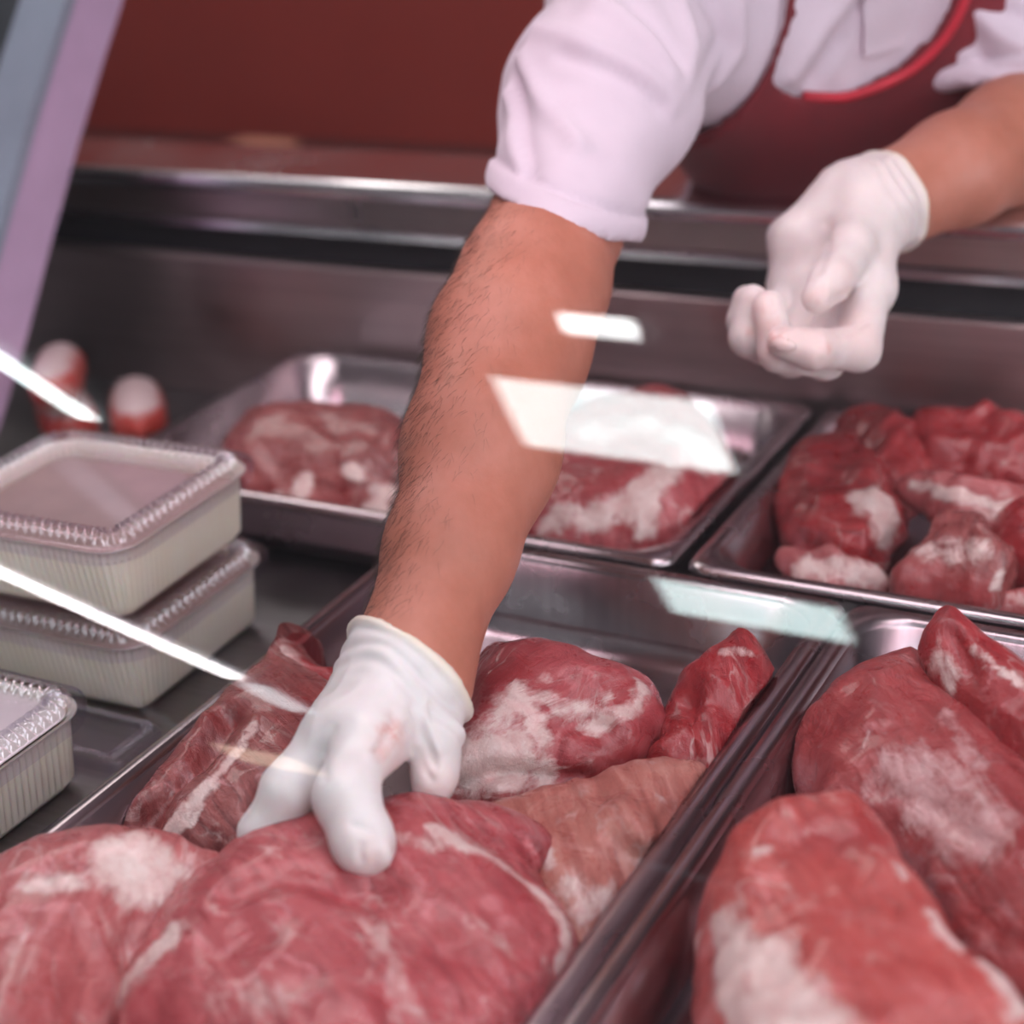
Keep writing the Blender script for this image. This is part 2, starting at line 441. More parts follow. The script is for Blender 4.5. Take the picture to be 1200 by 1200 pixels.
for (x0, x1, y0, y1, st, col, lab) in LAMPS:
    t = empty('ceiling_lamp', ((x0 + x1) / 2, (y0 + y1) / 2, CEIL)); tag(t, lab, 'lamp', 'ceiling lamps')
    hx, hy = (x1 - x0) / 2, (y1 - y0) / 2
    mb = MB(); fr = .012
    mb.loft([rrect(hx + fr, hy + fr, .004, .03, 2), rrect(hx + fr, hy + fr, .004, -.004, 2), rrect(hx, hy, .003, -.004, 2), rrect(hx, hy, .003, .03, 2)])
    mb.build('frame', plain('lamp_frame', (.8, .8, .8), .4), t)
    MB().box(-hx, hx, -hy, hy, 0, .03).build('diffuser', emit('lamp_light', col, st), t)
# slanting tube lamps further along the shop
for (a, b, wd, st, col, lab) in [((-3.45, -1.95), (-2.78, -2.84), .11, 26, (1, .93, .95), 'slanting white tube lamp along the left of the ceiling'),
                                 ((-2.75, -2.88), (-2.69, -3.08), .15, 6, (.85, .95, 1), 'short dim tube lamp at the end of the slanting tube'),
                                 ((-2.36, -.72), (-2.22, -1.03), .06, 22, (.9, 1, 1), 'short bright tube lamp high on the left'),
                                 ((-3.5, -4.05), (-3.1, -3.95), .22, 4, (1, .80, .62), 'small warm lamp in the far left corner of the ceiling')]:
    a = np.array(a); b = np.array(b); L = np.linalg.norm(b - a); c = (a + b) / 2
    t = empty('tube_lamp', (c[0], c[1], CEIL), math.atan2(b[1] - a[1], b[0] - a[0])); tag(t, lab, 'lamp', 'ceiling lamps')
    mb = MB(); mb.loft([[(x, r * math.cos(q), .012 + .012 * math.sin(q)) for q in np.linspace(0, 2 * math.pi, 12, endpoint=False)]
                        for x, r in ((-L / 2, wd * .3), (-L / 2 + .02, wd / 2), (L / 2 - .02, wd / 2), (L / 2, wd * .3))], cap0=True, cap1=True)
    mb.build('tube', emit('tube_light', col, st), t, True)
    MB().box(-L / 2, L / 2, -.02, .02, .022, .03).build('mount', plain('lamp_frame', (.8, .8, .8), .4), t)

# back counter behind the butcher
bc = empty('back_counter', (-1.2, 3.0, -.95)); tag(bc, 'long dark maroon work counter along the red wall', 'counter')
MB().box(-2.3, 2.9, -.32, .285, .63, .67, .006).build('worktop', plain('worktop_maroon', (.075, .030, .032), .85, scale=8), bc)
for i in range(6):
    x = -2.28 + i * .86
    MB().box(x, x + .85, -.27, .28, .0, .63, .004).build('cupboard', plain('cupboard_maroon', (.10, .045, .045), .5), bc)
p = atY(310, 156, 3.15)
tr = MB().loft([rrect(.075, .05, .02, 0), rrect(.085, .06, .022, .022), rrect(.08, .055, .02, .022), rrect(.071, .046, .018, .004)], cap0=True, cap1=True).build('peach_tray', plain('peach', (.85, .42, .30), .5))
tr.location = (p[0], 3.12, -.2795); tag(tr, 'small pale peach tray on the back counter against the red wall', 'tray')

# ------------------------------------------------------------------ display case
case = empty('display_case', (-.4, .75, -.95)); tag(case, 'stainless refrigerated display case with curved front glass', 'display case')
OFF = np.array((.4, -.75, .95))
def cpart(mb, name, mat, smooth=False):
    mb.v = [tuple(np.array(v) + OFF) for v in mb.v]; return mb.build(name, mat, case, smooth)
ST = steel('deck_steel', (.30, .28, .29), .38); WALLST = steel('wall_steel', (.58, .47, .47), .42, (3, 3, 200))
RAIL = steel('rail_steel', (.80, .78, .82), .22)
DECK = -.066
XL, XR = -1.75, .75
cpart(MB().box(XL, XR, .2, 1.3, DECK - .02, DECK, .002), 'deck', ST)
cpart(MB().box(XL, XR, 1.3, 1.318, DECK - .02, .080, .002), 'back_panel', WALLST)
cpart(MB().box(XL, XR, 1.318, 1.36, .04, .135), 'dark_recess', plain('gap_shade', (.012, .013, .016), .6))  # near-black box stands in for the shade inside the gap
def extr(prof): 
    mb = MB(); mb.loft([[(x, y, z) for y, z in prof] for x in (XL, XR)], cap0=True, cap1=True); return mb
a = np.linspace(-math.pi / 2, math.pi / 2, 9)
cpart(extr([(1.40, .150)] + [(1.305 + .014 * -math.cos(q), .158 + .010 * math.sin(q)) for q in a] + [(1.40, .172)]), 'top_rail', RAIL)
cpart(extr([(1.40, .118), (1.313, .118), (1.307, .122), (1.309, .146), (1.314, .150), (1.40, .150)]), 'rail_apron', steel('apron_steel', (.60, .50, .48), .32))
cpart(extr([(1.40, .109), (1.306, .109), (1.300, .112), (1.302, .118), (1.306, .120), (1.40, .120)]), 'lower_rail', RAIL)
cpart(MB().box(XL, XR, 1.36, 1.40, -.95, .106), 'rear_panel', steel('rear_steel', (.35, .33, .34), .4))
cpart(MB().box(XL, XR, .16, .20, -.95, DECK + .03, .004), 'front_panel', plain('case_front', (.55, .5, .56), .4))
cpart(MB().box(XL, XR, .20, 1.36, -.95, -.85, .004), 'plinth', plain('plinth', (.08, .08, .09), .5))
# curved glass: arc about the line y=.95, z=-.1
GY, GZ, GR = .95, -.1, .72
ang = np.radians(np.linspace(180, 106, 64))
outer = [(GY + GR * math.cos(q), GZ + GR * math.sin(q)) for q in ang]; inner = [(GY + (GR - .006) * math.cos(q), GZ + (GR - .006) * math.sin(q)) for q in ang]
g = cpart(extr(outer + inner[::-1]), 'front_glass', clear('curved_glass', (.975, .985, .985), .045, .95), True)
g.data.set_sharp_from_angle(angle=math.radians(30))
tp = outer[-1]
cpart(extr([(tp[0] - .004, tp[1] - .012), (tp[0] - .004, tp[1] + .016), (tp[0] + .075, tp[1] + .026), (tp[0] + .075, tp[1] - .022), (tp[0] + .070, tp[1] - .022), (tp[0] + .066, tp[1] + .012), (tp[0] + .008, tp[1] + .004), (tp[0] + .008, tp[1] - .022)]), 'glass_trim_hood', RAIL)  # unseen trim shaped as a hood, blocks meat lamp light going up
lamp_y, lamp_z = tp[0] + .038, tp[1] - .008
mb = MB(); mb.loft([[(x, lamp_y + .011 * math.cos(q), lamp_z + .011 * math.sin(q)) for q in np.linspace(0, 2 * math.pi, 12, endpoint=False)] for x in (-1.15, .7)], cap0=True, cap1=True)
cpart(mb, 'meat_lamp', emit('meat_lamp_pink', (1, .62, .70), 14), True)
# leaning end post (lilac inner face, blue-grey front face)
inner_px = [(-40, 620), (0, 500), (33, 390), (60, 285), (93, 165), (122, 70), (146, -5), (185, -140), (215, -250)]
PX = -1.15
PD = []
for px, py in inner_px:
    d = ray(px, py); P = CP + d * (PX / d[0]); PD.append((P[1], P[2]))
PD = np.array(PD)
PD = np.vstack([[(PD[0][0] - (PD[0][1] - DECK) * .55, DECK)], PD[PD[:, 1] > DECK + .01]])
T = np.gradient(PD, axis=0); T /= np.linalg.norm(T, axis=1)[:, None]; NN = np.stack([-T[:, 1], T[:, 0]], 1)
if NN[0][0] > 0: NN = -NN
W_ = .060
def post(x0, x1, o0, o1, name, mat):
    mb = MB(); mb.loft([[(x0, *(p + n * o0)), (x1, *(p + n * o0)), (x1, *(p + n * o1)), (x0, *(p + n * o1))] for p, n in zip(PD, NN)], cap0=True, cap1=True)
    return cpart(mb, name, mat)
post(PX - .05, PX, 0, W_, 'end_post', plain('lilac_paint', (.60, .42, .62), .4, var=.05))
post(PX - .055, PX + .002, W_, W_ + .012, 'post_trim', plain('bluegrey_metal', (.36, .42, .52), .35, .3, var=.06))
post(PX - .30, PX - .056, .0, W_ + .010, 'end_panel', plain('dark_panel', (.035, .042, .05), .5))
cpart(MB().box(XL - .01, XL, .16, 1.40, -.95, DECK + .03, .002), 'side_panel', plain('case_front', (.55, .5, .56), .4))

# ------------------------------------------------------------------ steel trays
PAN = steel('tray_steel', (.42, .35, .38), .25, (200, 6, 6)); PANW = steel('tray_steel_cross', (.50, .43, .46), .25, (6, 200, 6))
def pan(x0, x1, y0, y1, label, mat, depth=.062, rot=0.0, z=0.0):
    hx, hy = (x1 - x0) / 2, (y1 - y0) / 2
    L = []
    def lp(off, zz, r): L.append(rrect(hx + off, hy + off, max(.003, r), zz, 12))
    rim = .013
    lp(-.06, -depth - .001, .03); lp(-.032, -depth - .001, .036); lp(-.023, -depth + .006, .04); lp(-rim - .003, -.004, .038)     # outside
    lp(-.003, -.004, .014); lp(-.001, -.008, .015); lp(0, -.007, .016); lp(0, -.003, .016); lp(-.003, 0, .014)                       # lip
    lp(-rim + .003, .0, .03); lp(-rim, -.0015, .034); lp(-rim - .002, -.006, .035); lp(-.021, -depth + .018, .040); lp(-.026, -depth + .007, .044)
    lp(-.034, -depth + .001, .05); lp(-.06, -depth, .06)
    mb = MB(); mb.loft(L, cap0=True, cap1=True)
    o = mb.build('steel_tray', mat, None, True); o.location = ((x0 + x1) / 2, (y0 + y1) / 2, z); o.rotation_euler = (0, 0, rot)
    tag(o, label, 'tray', 'stainless food trays'); return o
pan(-.622, -.2902, .352, .953, 'stainless tray in the middle holding the pink cuts under the gloved hand', PAN)
pan(-.2898, .046, .352, .953, 'stainless tray at front right holding three large red cuts', PAN)
pan(-.952, -.424, .962, 1.287, 'stainless tray at the back left behind the tubs', PANW)
pan(-.414, .114, .962, 1.287, 'stainless tray at the back right full of small meat chunks', PANW)
pan(.056, .384, .352, .953, 'empty stainless tray right of the three large cuts', PAN)

# ================================================================== MEAT
def meat(name, outline, T, label, mat, step=.003, dome=0.0, edge=.045, fat=(), dark=(), grooves=(), noise=((11, .006), (30, .0026), (85, .0008)), bundle=(.0014, .5), blobs=(), group='meat cuts in the case', floor=None, cat='meat', tray=None):
    W = np.array([at(px, py, z) for px, py, z in outline]); W = catmull(W, 4); P2 = W[:, :2]; c0 = W.mean(0)
    lo = np.r_[P2.min(0) - .03, W[:, 2].min() - T - .03]; hi = np.r_[P2.max(0) + .03, W[:, 2].max() + T + dome + .045]
    for b in blobs:
        bp = at(*b[0]); lo = np.minimum(lo, bp - max(b[1]) - .01); hi = np.maximum(hi, bp + max(b[1]) + .01)
    f = Field(lo, hi, step); X, Y = np.meshgrid(f.ax[0], f.ax[1], indexing='ij')
    sd = poly_sdf(X, Y, P2)
    XY0 = np.stack([X, Y, X * 0], -1); sd = sd + .0045 * vnoise(XY0, 28, len(outline)) + .0022 * vnoise(XY0, 80, 3)
    wsum = np.zeros_like(X); zs = np.zeros_like(X)
    for q in W[::2]:
        ww = 1 / ((X - q[0]) ** 2 + (Y - q[1]) ** 2 + 4e-4) ** 1.5; wsum += ww; zs += ww * q[2]
    zm = zs / wsum; u = np.clip(-sd / edge, 0, 1)
    half = T * np.sqrt(np.maximum(1 - (1 - u) ** 2, 0)); zm = zm + dome * (u * u * (3 - 2 * u))
    Z = f.ax[2][None, None, :]; dz = np.abs(Z - zm[:, :, None])
    d = np.where(sd[:, :, None] < 0, (dz - half[:, :, None]) * .8, np.sqrt(np.maximum(sd, 0)[:, :, None] ** 2 + dz ** 2))
    f.d = d.astype(np.float32)
    for b in blobs:
        rz = b[2] if len(b) > 2 else 0; cz, sz = math.cos(rz), math.sin(rz)
        f.ell(at(*b[0]), b[1], .018, [(cz, sz, 0), (-sz, cz, 0), (0, 0, 1)])
    V, Q = f.mesh(2); N = normals(V, Q)
    for i, (s_, a_) in enumerate(noise): V = V + N * (a_ * vnoise(V, s_, i + len(V) % 13))[:, None]
    ca, sa = math.cos(bundle[1]), math.sin(bundle[1])                      # muscle bundles along the grain
    G = np.stack([(V[:, 0] * ca - V[:, 1] * sa) * 9, (V[:, 0] * sa + V[:, 1] * ca) * 60, V[:, 2] * 40], 1)
    V = V + N * (bundle[0] * (1 - 2 * np.abs(vnoise(G, 1.0, 2))))[:, None]
    if floor is not None: V[:, 2] = np.maximum(V[:, 2], floor)
    if tray is not None:                                                   # stays within the walls of its tray
        mg = .0165 + .011 * np.clip(-V[:, 2] / .06, 0, 1) - 1.2 * np.maximum(V[:, 2] - .001, 0)
        V[:, 0] = np.clip(V[:, 0], tray[0] + mg, tray[1] - mg); V[:, 1] = np.clip(V[:, 1], tray[2] + mg, tray[3] - mg)
    PR = proj(V)
    for pts, r, amp in grooves:
        Wp = [on_surface(V, px, py, PR) for px, py in pts]; dd = seg_dist(V, Wp)
        V = V + N * (amp * np.exp(-(dd / r) ** 2))[:, None]
    PR = proj(V)
    at_ = dict(fat=paint(V, PR, fat), dark=paint(V, PR, dark))
    base = np.array((c0[0], c0[1], V[:, 2].min()))
    o = mesh_obj(name, V - base, Q, mat, None, True, at_); o.location = base
    tag(o, label, cat, group); return o

pink = lambda n, g, **k: meat_mat(n, (0.290, 0.033, 0.042), (0.405, 0.065, 0.076), (0.484, 0.124, 0.130), g, **k)
pale = lambda n, g, **k: meat_mat(n, (0.317, 0.060, 0.067), (0.414, 0.103, 0.106), (0.502, 0.174, 0.173), g, **k)
deep = lambda n, g, **k: meat_mat(n, (0.180, 0.009, 0.014), (0.320, 0.021, 0.027), (0.410, 0.049, 0.052), g, **k)
brown = lambda n, g, **k: meat_mat(n, (0.170, 0.032, 0.034), (0.260, 0.059, 0.058), (0.350, 0.099, 0.092), g, **k)
PF = -.058
TM, TR, TBL, TBR = (-.622, -.2902, .352, .953), (-.2898, .046, .352, .953), (-.952, -.424, .962, 1.287), (-.414, .114, .962, 1.287)

# middle tray
meat('pork_slab', [(125, 1185, -.022), (160, 1130, -.02), (215, 1075, -.018), (275, 1022, -.018), (335, 990, -.018), (390, 978, -.018), (455, 972, -.016), (520, 975, -.016), (590, 1003, -.018), (650, 1053, -.02), (682, 1098, -.022), (680, 1140, -.022), (640, 1190, -.022), (560, 1270, -.02), (400, 1330, -.02), (220, 1310, -.02), (130, 1250, -.022)], .034,
     'large pink pork slab gripped by the gloved hand at the front', pink('slab_muscle', .5, veil=.25), dome=.006, edge=.05, tray=TM, floor=PF,
     fat=[([(125, 1175), (150, 1135), (190, 1100)], .011, .9), ([(500, 965), (560, 990), (630, 1035), (668, 1085), (660, 1130)], .006, .85), ([(480, 975), (520, 985)], .009, .6), ([(425, 1080), (450, 1095)], .024, .42), ([(290, 1160), (340, 1175)], .026, .40), ([(565, 1075), (585, 1085)], .014, .42), ([(470, 1140), (520, 1170)], .022, .36), ([(255, 1060), (330, 1035)], .006, .35)],
     dark=[([(540, 1100), (590, 1105)], .012, .6), ([(300, 1040), (380, 1020)], .012, .3), ([(410, 965), (520, 950)], .014, .35)],  # first patch paints the shade of the fold slit
     grooves=[([(515, 1104), (560, 1113), (610, 1106)], .007, -.003), ([(275, 1035), (330, 1020), (390, 1030)], .009, -.006), ([(440, 1040), (520, 1080), (560, 1140)], .02, -.005), ([(430, 1030)], .016, -.007)],
     blobs=[((480, 990, -.002), (.026, .022, .020)), ((560, 985, -.006), (.040, .026, .018), .2)])
meat('pork_shoulder', [(-90, 1075, -.015), (0, 1035, -.012), (60, 1010, -.010), (120, 1000, -.008), (195, 1000, -.008), (250, 1018, -.01), (262, 1035, -.015), (235, 1085, -.02), (185, 1150, -.02), (150, 1230, -.02), (60, 1320, -.02), (-90, 1320, -.02)], .034,
     'pale pork cut with silvery skin at front left of the middle tray', pale('shoulder_muscle', 1.1, veil=.35), dome=.006, edge=.05, tray=TM, floor=PF,
     fat=[([(140, 1000), (175, 1020)], .018, .95), ([(160, 1045), (210, 1020)], .013, .7), ([(215, 1035)], .016, .6), ([(40, 1030), (80, 1028)], .008, .7), ([(255, 1012)], .007, .6), ([(25, 1100), (38, 1065)], .003, .5)],
     dark=[([(10, 1180), (60, 1190)], .03, .4), ([(190, 1065), (215, 1060)], .012, .5)],
     grooves=[([(140, 1010), (165, 1060), (150, 1110)], .008, -.004)])
meat('lean_strip', [(128, 995, -.035), (163, 938, -.03), (203, 880, -.028), (245, 830, -.028), (290, 785, -.025), (330, 775, -.022), (400, 800, -.02), (430, 860, -.02), (400, 930, -.02), (330, 985, -.02), (280, 1015, -.025), (190, 1010, -.035)], .026,
     'long brownish lean cut with a white tendon behind the hand', brown('lean_muscle', .45, gs=(14, 190, 80), veil=.12), dome=.005, edge=.05, tray=TM, floor=PF,
     fat=[([(296, 842), (285, 870), (262, 895), (243, 915)], .0028, .95), ([(243, 915), (215, 945), (185, 975)], .0055, .95), ([(243, 915), (225, 955), (200, 985)], .0028, .9), ([(150, 950), (175, 915)], .006, .45), ([(250, 960), (262, 985)], .006, .4)],
     dark=[([(250, 830), (205, 885)], .012, .35), ([(330, 820), (390, 810)], .016, .5)],
     grooves=[([(270, 830), (225, 885), (170, 960)], .008, -.011), ([(296, 842), (243, 915), (190, 980)], .006, .005), ([(245, 850), (200, 905), (150, 975)], .006, -.004), ([(295, 940), (310, 910)], .006, -.005)],
     blobs=[((325, 775, -.018), (.018, .02, .03)), ((300, 800, -.02), (.03, .03, .02))])
meat('lean_trim', [(300, 780, -.02), (318, 752, -.012), (345, 760, -.012), (372, 790, -.012), (408, 800, -.015), (420, 840, -.015), (370, 830, -.02), (315, 815, -.02)], .02,
     'small red trimming with a pale tip at the back of the middle tray', deep('trim_muscle', .2), dome=.002, edge=.02, step=.0025, tray=TM, floor=PF,
     fat=[([(325, 755), (335, 775)], .014, .55), ([(370, 805), (388, 815)], .004, .6)])
meat('pork_knuckle', [(510, 925, -.02), (528, 850, -.01), (555, 800, -.005), (600, 782, 0), (660, 780, 0), (720, 792, 0), (768, 815, -.005), (780, 852, -.01), (745, 893, -.018), (660, 922, -.02), (570, 945, -.024)], .038,
     'rounded pink pork knuckle with white fascia beside the wrist', pink('knuckle_muscle', 1.9, veil=.3), dome=.006, edge=.055, tray=TM, floor=PF,
     fat=[([(560, 880), (600, 895)], .020, .95), ([(560, 850), (600, 815)], .012, .7), ([(610, 810), (640, 860), (640, 910)], .009, .85), ([(600, 805), (700, 840)], .008, .6), ([(690, 850), (745, 825), (760, 800)], .006, .75), ([(690, 850), (720, 810)], .004, .6), ([(645, 910), (700, 895)], .004, .4), ([(620, 790), (700, 785)], .005, .35)],
     dark=[([(700, 815), (730, 805)], .012, .7), ([(740, 880), (690, 900)], .016, .5), ([(620, 780), (560, 790)], .012, .5), ([(545, 930), (620, 920)], .014, .75)],
     grooves=[([(575, 905), (640, 912), (690, 915)], .005, -.006), ([(640, 905), (660, 845), (700, 845)], .006, -.004), ([(530, 925), (560, 905), (620, 902)], .007, -.006)])
meat('pork_tail', [(755, 910, -.025), (775, 860, -.018), (800, 812, -.012), (835, 785, -.004), (855, 760, .002), (885, 762, .002), (908, 795, -.005), (898, 840, -.015), (862, 895, -.02), (830, 930, -.025)], .024,
     'narrow red pork cut curling up in the back right corner of the middle tray', deep('tail_muscle', 1.0, veil=.2), dome=.004, edge=.03, step=.0026, tray=TM, floor=PF,
     fat=[([(850, 755), (885, 760)], .006, .5), ([(800, 820), (790, 860)], .006, .35), ([(890, 800), (870, 850)], .006, .35)],
     dark=[([(790, 850), (770, 890)], .014, .8)], grooves=[([(800, 815), (820, 850), (800, 900)], .008, -.007)])
meat('pork_escalope', [(540, 985, -.035), (590, 955, -.03), (660, 935, -.026), (760, 918, -.024), (835, 925, -.024), (815, 975, -.026), (770, 1030, -.03), (715, 1095, -.034), (680, 1130, -.036), (620, 1080, -.035), (560, 1030, -.035)], .024,
     'flat peachy pork cut along the right rim of the middle tray', meat_mat('escalope_muscle', (0.370, 0.101, 0.083), (0.462, 0.154, 0.127), (.521, .269, .218), .9, veil=.2), dome=.004, edge=.026, tray=TM, floor=PF,
     fat=[([(665, 1035), (700, 1050)], .010, .6), ([(690, 1070), (715, 1045)], .010, .8), ([(640, 990), (648, 1005)], .004, .8), ([(655, 955), (680, 940)], .006, .35), ([(775, 930)], .004, .6), ([(755, 1015)], .006, .7)],
     dark=[([(560, 980), (600, 965)], .012, .3)], noise=((16, .004), (60, .0018)), bundle=(.0015, .9), blobs=[((742, 970, -.002), (.014, .006, .004), -.5)])

# front right tray
meat('beef_rump', [(942, 900, -.02), (950, 855, -.015), (1000, 822, -.01), (1060, 795, -.005), (1105, 808, -.005), (1150, 850, -.01), (1205, 905, -.012), (1280, 985, -.015), (1330, 1100, -.02), (1330, 1280, -.02), (1230, 1230, -.02), (1140, 1120, -.02), (1060, 1035, -.02), (1000, 1000, -.022), (960, 960, -.022)], .040,
     'large round red cut with a pale fascia patch in the front right tray', meat_mat('rump_muscle', (0.243, 0.022, 0.026), (0.342, 0.049, 0.052), (0.414, 0.094, 0.093), .8, fat=(.66, .42, .42), veil=.18), dome=.01, edge=.045, tray=TR, floor=PF,
     fat=[([(1030, 905), (1080, 900)], .016, .75), ([(1080, 930), (1150, 970)], .018, .75), ([(1060, 880), (1120, 910), (1170, 960)], .010, .6), ([(1110, 830), (1150, 890)], .006, .6), ([(955, 870), (1010, 878)], .003, .5), ([(1012, 855), (1010, 868)], .002, .8)],
     dark=[([(1180, 970), (1200, 985)], .010, .9), ([(980, 830), (1060, 820)], .02, .4), ([(1110, 1030)], .008, .6), ([(1090, 990), (1010, 960)], .03, .2)],
     grooves=[([(1020, 920), (1080, 935), (1150, 985)], .006, -.003)])
meat('beef_flap', [(1078, 785, .03), (1090, 745, .045), (1106, 718, .055), (1122, 728, .05), (1150, 765, .04), (1200, 805, .03), (1270, 860, .02), (1280, 960, .01), (1210, 920, .015), (1160, 870, .02), (1115, 825, .025)], .020,
     'dark red flap of beef standing up at the right edge', deep('flap_muscle', .9, veil=.1), dome=.002, edge=.02, step=.0026,
     fat=[([(1140, 755), (1185, 790), (1200, 800)], .004, .8), ([(1085, 780), (1100, 770), (1108, 800)], .008, .6), ([(1100, 725), (1095, 765)], .004, .3)],
     dark=[([(1140, 810), (1200, 880)], .03, .6)], grooves=[([(1110, 740), (1130, 790)], .006, -.005)])
meat('beef_loin', [(818, 1110, -.01), (840, 1075, -.005), (885, 1015, .005), (950, 992, .01), (1010, 985, .012), (1045, 1005, .012), (1085, 1060, .01), (1130, 1130, .008), (1200, 1215, .005), (1240, 1300, 0), (1120, 1370, -.005), (900, 1370, -.01), (825, 1290, -.02), (818, 1180, -.02)], .040,
     'bright red loin with a white fat side at the front right corner', meat_mat('loin_muscle', (0.334, 0.025, 0.026), (0.440, 0.060, 0.055), (0.502, 0.120, 0.105), .75, veil=.06, rough=.42), dome=.010, edge=.028, tray=TR, floor=PF,
     fat=[([(845, 1080), (850, 1130), (860, 1200)], .012, .9), ([(880, 1110), (920, 1160), (960, 1210)], .018, .95), ([(880, 1180)], .024, .9), ([(1030, 985), (1060, 1025)], .004, .5), ([(1090, 1065), (1125, 1110)], .0035, .75), ([(1165, 1130), (1195, 1170)], .008, .9), ([(890, 990)], .005, .8), ([(815, 1090), (805, 1110)], .006, .6)],
     dark=[([(950, 978), (1020, 968)], .014, .7), ([(850, 1095), (858, 1120)], .008, .6), ([(880, 1155)], .004, .9), ([(905, 1175)], .004, .9), ([(910, 1195)], .006, .8)],
     noise=((10, .006), (40, .0022), (90, .001)), bundle=(.001, .75), blobs=[((888, 993, .030), (.007, .005, .005))])

# back left tray
meat('leg_joint', [(250, 580, -.02), (275, 520, -.012), (320, 500, -.005), (400, 497, 0), (470, 505, 0), (520, 540, -.005), (520, 600, -.015), (450, 620, -.025), (340, 605, -.025)], .036,
     'brownish red joint with pale spots behind the tubs in the back left tray', brown('leg_muscle', .1), dome=.006, edge=.05, tray=TBL, floor=PF, step=.004,
     fat=[([(350, 560), (345, 580)], .009, .8), ([(412, 545)], .011, .9), ([(440, 590)], .014, .8), ([(320, 580)], .008, .5)], dark=[([(390, 580)], .02, .4), ([(300, 570)], .015, .4)])
meat('fatty_joint', [(600, 620, -.02), (620, 560, -.01), (660, 515, -.005), (720, 490, .0), (790, 480, .005), (835, 505, .003), (858, 550, -.005), (850, 600, -.015), (800, 640, -.022), (700, 655, -.025), (640, 650, -.025)], .038,
     'dark pink joint with broad white fat seams right of the arm', pink('fatty_muscle', .6), dome=.006, edge=.045, tray=TBL, floor=PF, step=.0035,
     fat=[([(790, 545), (740, 580), (690, 600)], .014, .95), ([(760, 570), (748, 630)], .010, .9), ([(690, 600), (640, 605)], .012, .75), ([(800, 500), (840, 530)], .022, .9), ([(700, 500), (760, 490)], .02, .6)],
     dark=[([(660, 560), (720, 550)], .025, .5), ([(725, 610)], .012, .7), ([(820, 590)], .02, .3)])
# back right tray: chunks
ch = [
 ('meat_chunk', [(915, 610, -.02), (920, 560, -.01), (955, 535, -.005), (1010, 545, -.005), (1050, 580, -.01), (1060, 620, -.015), (1030, 660, -.02), (960, 655, -.025)], .030, 'red chunk with a white fat knob at the left of the back right tray', 'deep', [([(1010, 575), (1035, 600), (1045, 620)], .013, .95)], [([(950, 580), (990, 590)], .02, .5)]),
 ('meat_chunk', [(905, 668, -.03), (915, 652, -.026), (970, 650, -.024), (1030, 665, -.024), (1030, 690, -.03), (960, 690, -.032)], .016, 'pale pink fatty strip at the front left of the back right tray', 'pale', [([(945, 660), (1020, 672)], .012, .8)], [([(922, 668)], .008, .7), ([(963, 662), (962, 680)], .003, .9)]),
 ('meat_chunk', [(1045, 690, -.02), (1060, 645, -.01), (1100, 622, -.004), (1150, 630, -.005), (1178, 665, -.012), (1172, 705, -.02), (1100, 708, -.025)], .030, 'purplish red rounded chunk with a greyish top at the front of the back right tray', 'brown', [([(1085, 640), (1140, 640)], .012, .6), ([(1170, 690), (1180, 675)], .005, .8)], [([(1070, 690), (1140, 700)], .015, .9)]),  # pale patch along the top, deep red along the front
 ('meat_chunk', [(1065, 555, -.01), (1075, 515, -.002), (1130, 508, 0), (1210, 515, 0), (1260, 540, 0), (1240, 575, -.01), (1150, 572, -.012)], .024, 'dark red bar of meat at the back of the back right tray', 'deep', [([(1172, 540)], .006, .4)], [([(1100, 535), (1200, 540)], .03, .6)]),
 ('meat_chunk', [(1058, 585, -.002), (1070, 570, .002), (1130, 578, .002), (1210, 590, .002), (1240, 612, 0), (1190, 625, -.004), (1110, 610, -.004)], .015, 'pale bony strip lying across the back right tray', 'pale', [([(1065, 570), (1120, 578), (1200, 590)], .006, .9), ([(1150, 600), (1195, 615)], .008, .5)], [([(1090, 600), (1130, 605)], .01, .4)]),
 ('meat_chunk', [(1165, 640, -.012), (1200, 620, -.008), (1250, 640, -.01), (1260, 690, -.018), (1200, 690, -.02)], .026, 'red chunk at the right edge of the back right tray', 'deep', [([(1180, 640)], .008, .4)], []),
 ('meat_chunk', [(1150, 715, -.03), (1175, 692, -.024), (1240, 700, -.024), (1250, 730, -.03), (1180, 728, -.032)], .015, 'small pinkish chunk at the front right edge of the back right tray', 'pale', [([(1180, 700), (1220, 705)], .008, .5)], []),
 ('meat_chunk', [(985, 545, -.02), (1000, 515, -.015), (1055, 520, -.012), (1080, 555, -.015), (1060, 600, -.025), (1010, 590, -.025)], .026, 'dark red chunk between the fat knob and the dark bar', 'deep', [], [([(1030, 540)], .03, .5)]),  # deeper red over most of the chunk
]
for i, (nm, ol, T, lab, kd, ft, dk) in enumerate(ch):
    mt = dict(deep=deep, pale=pale, brown=brown)[kd]('chunk_%s_%d' % (kd, i), i * .7)
    meat(nm, ol, T, lab, mt, step=.003, dome=.003, edge=.022, fat=ft, dark=dk, tray=TBR, floor=PF, group='chunks in the back right tray', noise=((15, .011), (38, .006), (90, .002)), bundle=(.003, i * .7))

